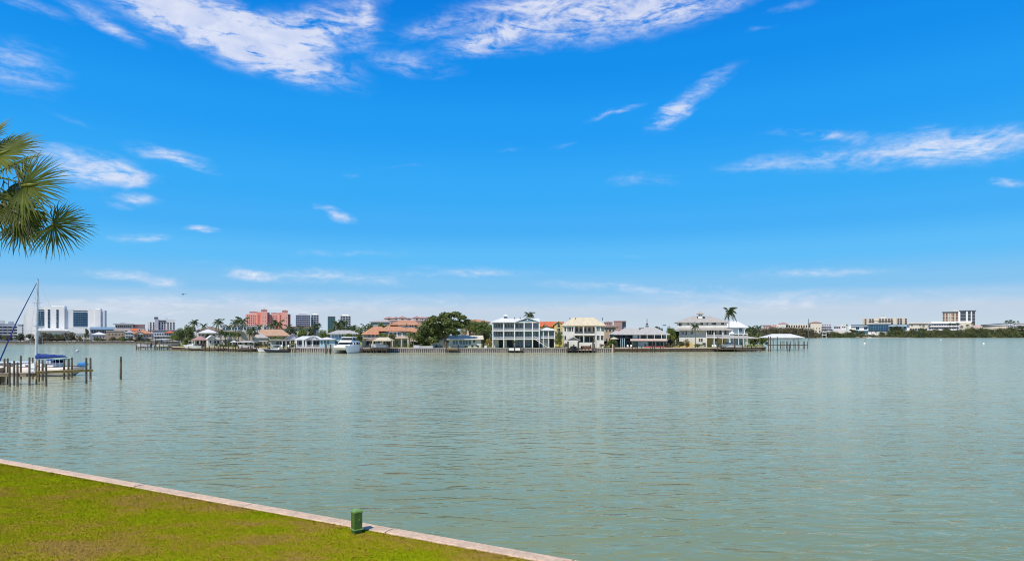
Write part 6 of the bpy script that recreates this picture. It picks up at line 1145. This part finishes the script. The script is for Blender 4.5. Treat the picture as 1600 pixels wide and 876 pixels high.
b = MB(); b.tube([(U(115.5), .9, 1.5), (U(115.5), .9, 4.15)], .05, 6); build(b, 'stern_pole', ALU, c)
b = MB(); b.smooth = True; b.tube([(U(115), .9, 4.0), (U(115.2), .9, 4.15), (U(115.9), .9, 4.35), (U(116.2), .9, 4.4)], [.05, .3, .24, .04], 8); b.box(U(115.3), U(115.6), .86, .94, 3.7, 4.9); build(b, 'wind_generator', LGREY, c)
b = MB()
for i in range(15): px = 2 + i*8; b.tube([(U(px), -1.85*wf(max(.05, (px+8)/132))/2.0 if True else 0, 1.4), (U(px), -1.85*wf(max(.05, (px+8)/132))/2.0, 2.25)], .022, 4)
for zz in (1.85, 2.22): b.tube([(U(2 + i*8), -1.85*wf(max(.05, (10+i*8)/132))/2.0, zz) for i in range(15)], .014, 4)
build(b, 'lifeline', ALU, c)
c2 = link('dinghy', None, None, (sx(128), SD + .3, 1.75), (0, 0, R(12))); tag(c2, 'small dinghy under a bright blue cover hanging at the stern of the sailboat', 'dinghy'); b = MB(); b.smooth = True; hull(b, 1.6, .9, -.15, .2, .12, .85); build(b, 'hull', CANVASL, c2)
b = MB(); b.smooth = True; b.tube([(-.8,0,.2), (-.5,.1,.35), (-.2,0,.22), (.2,0,.38), (.5,-.1,.2), (.85,0,.26)], [.1, .26, .2, .25, .2, .05], 8); build(b, 'cover', CANVASL, c2)
c = link('motor_yacht', None, None, (P(22, 113)[0] , 113.5, 0), (0, 0, R(181))); tag(c, 'low white motor yacht half hidden behind the left dock, beyond the sailboat bow', 'motor yacht'); b = MB(); hull(b, 10.5, 3.4, -.4, 1.35, .5, .9); build(b, 'hull', HULLW, c)
b = MB(); b.loft([[(3,-1.3,1.36),(3,1.3,1.36),(-3.6,1.5,1.36),(-3.6,-1.5,1.36)], [(2,-1.2,2.1),(2,1.2,2.1),(-3.6,1.4,2.1),(-3.6,-1.4,2.1)]]); build(b, 'cabin', HULLW, c)
b = MB(); b.loft([[(2.75,-1.32,1.56),(2.75,1.32,1.56),(-3,1.5,1.56),(-3,-1.5,1.56)], [(2.4,-1.27,1.85),(2.4,1.27,1.85),(-3,1.46,1.85),(-3,-1.46,1.85)]]); build(b, 'window_band', HULLD, c)
b = MB(); b.box(-5.0, 2.2, -1.6, 1.6, 2.12, 2.22); build(b, 'cabin_top', HULLW, c)

r = link('timber_dock', None, None, (*P(28, 89), 0)); tag(r, 'weathered timber dock on crowded pilings at the left edge, in front of the sailboat', 'dock'); b = MB()
X0, X1 = P(-60, 89)[0], P(57.5, 90.5)[0]; n = int((X1-X0)/.17)
pm_ = MB(); pm_.box(-.075, .075, -1.15, 1.15, -.045, 0); pme = pm_.mesh('plank', WOODP)
for i in range(n):
    x = X0 + (X1-X0)*i/n
    if x > X1 - 9.5*1.0 - 12: link('plank', pme, r, (x - r.location.x + .08, .6, 1.63 + .012*math.sin(i*3.7)), (0, 0, .012*math.sin(i*1.7)))
b.box(X0, X1, 88.5, 88.62, 1.2, 1.55); b.box(X0, X1, 90.5, 90.62, 1.2, 1.55); build(local(b, r), 'stringer', WOOD, r)
for px, by, ty in ((1, 600, 575), (4, 601, 574), (7, 598, 560), (12, 599, 560), (15, 604, 565), (22, 602, 563), (27.3, 604, 565), (32.5, 592, 555), (46, 602, 558), (51, 592, 558), (-8, 600, 562), (-20, 602, 561)):
    d = 7000/(by-HY); piling(r, px, d, ZZ(ty, d), r=.13, m=PILE if px % 2 < 1.5 else WOOD)
r2 = link('finger_pier', None, None, (*P(100, 94), 0)); tag(r2, 'narrow yellowed finger pier running out past the sailboat stern', 'pier')
a_, c_ = Vector(P(57, 90.8)), Vector(P(143.5, 96.5)); t_ = (c_-a_).normalized(); n_ = Vector((t_.y, -t_.x)); n = int((c_-a_).length/.17); pm_ = MB(); pm_.box(-.07, .07, -.5, .5, -.045, 0); pme = pm_.mesh('plank', WOODY)
for i in range(n): q = a_ + t_*(i*.17+.08); link('plank', pme, r2, (q.x - r2.location.x, q.y - r2.location.y, 1.80 + .01*math.sin(i*2.9)), (0, 0, math.atan2(t_.y, t_.x) + .01*math.sin(i*1.3)))
b = MB()
for o_ in (-.45, .45): q0, q1 = a_ + n_*o_, c_ + n_*o_; b.prism([tuple(q0 - n_*.06), tuple(q1 - n_*.06), tuple(q1 + n_*.06), tuple(q0 + n_*.06)], 1.46, 1.745)
build(local(b, r2), 'stringer', WOODY, r2)
for px, by, ty in ((57, 599, 564), (61, 596, 561), (66.6, 595, 562), (72, 603, 568), (100, 592.5, 560), (107, 592.5, 560), (112.3, 590, 558), (134.8, 599, 559), (141.3, 593, 559)):
    d = 7000/(by-HY); piling(r2, px, d, ZZ(ty, d), m=WOODY if px in (57,) else PILE, r=.145 if px > 62 else .12)
b = MB(); X, Y = P(53, 92); b.box(X-.3, X+.3, Y-.3, Y+.3, 1.65, 2.9); b.box(X-.38, X+.38, Y-.38, Y+.38, 2.2, 2.26)
r3 = link('dock_box', None, None, (X, Y, 1.63)); tag(r3, 'white ladder and fender locker at the corner of the left dock', 'dock box'); build(local(b, r3), 'body', HULLW, r3)
r = link('mooring_piling', None, None, (*P(188, 99), 0)); tag(r, 'lone leaning mooring piling in open water right of the finger pier', 'piling'); piling(r, 188.3, 99.5, ZZ(557, 99.5), PILE, r=.15, lean=-.2)

# ------------------------------------------------------------------ small growth along the yards
g = random.Random(21)
ORD = ('first', 'second', 'third', 'fourth', 'fifth', 'sixth', 'seventh', 'eighth', 'ninth', 'tenth')
def row(label, name, spots, m, grp, cat='shrub'):
    for k_, (x, y, d, w) in enumerate(spots): tree(name, label + ', ' + ORD[k_] + ' from the left', x - w/2, x + w/2, y, d, m, base=0, n=900, size=.13, group=grp, cat=cat)
row('small green yard shrub by the left cottages', 'shrub', [(x, 536.5 + g.uniform(-2, 2), 283 + g.uniform(-2, 3), g.uniform(5, 9)) for x in range(338, 402, 7)], LEAF, 'yard shrubs by the left cottages')
row('low dark shrub at the porch and pavilion terrace', 'shrub', [(x, 537 + g.uniform(-1.5, 1.5), 269, g.uniform(4, 8)) for x in (402, 408, 415, 421, 456, 460)], LEAFD, 'shrubs around the porch house')
row('small garden shrub along the villa terrace', 'shrub', [(x, 535.5 + g.uniform(-2, 2), 266, g.uniform(4, 8)) for x in (600, 622, 634, 641, 652, 661)], LEAFY, 'garden shrubs of the villa')
row('clipped shrub against the white ranch house wall', 'shrub', [(x, 538.5 + g.uniform(-.6, .8), 259.5, g.uniform(4, 7)) for x in (682, 690, 706, 716, 728, 738, 746)], LEAFD, 'shrubs along the ranch house')
row('low shrub in the mansion garden along the brown bulkhead', 'shrub', [(x, 535.5 + g.uniform(-2, 2), 268.5, g.uniform(5, 9)) for x in (1044, 1051, 1062, 1074, 1100, 1136)], LEAFB, 'shrubs in the mansion garden')
row('dark tree filling the gap between the left village roofs', 'broadleaf_tree', [(x, y, 322, w) for x, y, w in ((312, 512, 14), (356, 513, 18), (399, 516, 16), (412, 518, 14), (458, 519, 14), (474, 517, 16), (560, 512, 16))], LEAFD, 'dark trees between the left village roofs', 'tree')
row('dense green tree filling the gap beside the right end houses', 'broadleaf_tree', [(x, y, 330, w) for x, y, w in ((1030, 511, 20), (1048, 511, 18), (1172, 517, 16), (1184, 518, 14))], LEAF, 'trees between the right village houses', 'tree')
for i, (px, yt) in enumerate(((318, 505), (357, 507), (405, 506.5), (450, 507), (470, 508), (570, 506))):
    palm('small dark coconut palm behind the left village roofs, ' + ORD[i] + ' from the left', px, 326, yt, r=2.5, nf=13, group='small palms behind the left village roofs')

row('scrubby dark shore bush on the far left bulkhead', 'shore_bush', [(x, 526.5 + g.uniform(-2.5, 2.5), 490 + g.uniform(-3, 4), g.uniform(9, 15)) for x in (12, 32, 52, 66, 88, 100, 112, 150, 176, 204)], LEAFB, 'bushes along the far left bulkhead', 'bush')
row('olive green shore bush between the far left houses', 'shore_bush', [(x, 528.5 + g.uniform(-2, 2), 488 + g.uniform(-3, 4), g.uniform(8, 13)) for x in (138, 160, 183, 194, 216, 232, 247, 262)], LEAF, 'bushes between the far left houses', 'bush')
row('dark shrub below the grey roofed house balcony', 'shrub', [(x, 536 + g.uniform(-1.5, 1.5), 266.5, g.uniform(4, 7)) for x in (968, 992, 1008, 1040)], LEAFD, 'shrubs below the grey roofed house')
row('olive treetop standing above the mangroves of the right shore', 'shore_tree', [(x, y, 1512, w) for x, y, w in ((1345, 517, 12), (1378, 517.5, 14), (1404, 513, 16), (1422, 515.5, 14), (1462, 513, 14), (1478, 512, 14), (1534, 511, 14), (1562, 510.5, 16), (1596, 511, 16))], LEAFM, 'treetops above the right mangroves', 'tree')

# scattered lift pilings standing off the left cottages
for i, (px, d, yt) in enumerate(((321, 268, 539), (327, 266, 540), (341, 264, 540.5), (349, 262, 539), (357, 258, 540), (368, 256, 541), (378, 255, 539), (388, 254, 541), (392, 253, 540))):
    r = link('mooring_piling', None, None, (*P(px, d), 0)); tag(r, 'dark mooring piling off the left cottage docks, ' + ORD[i] + ' from the left', 'piling', 'pilings off the left cottages'); piling(r, px, d, ZZ(yt, d), PILED, r=.2)
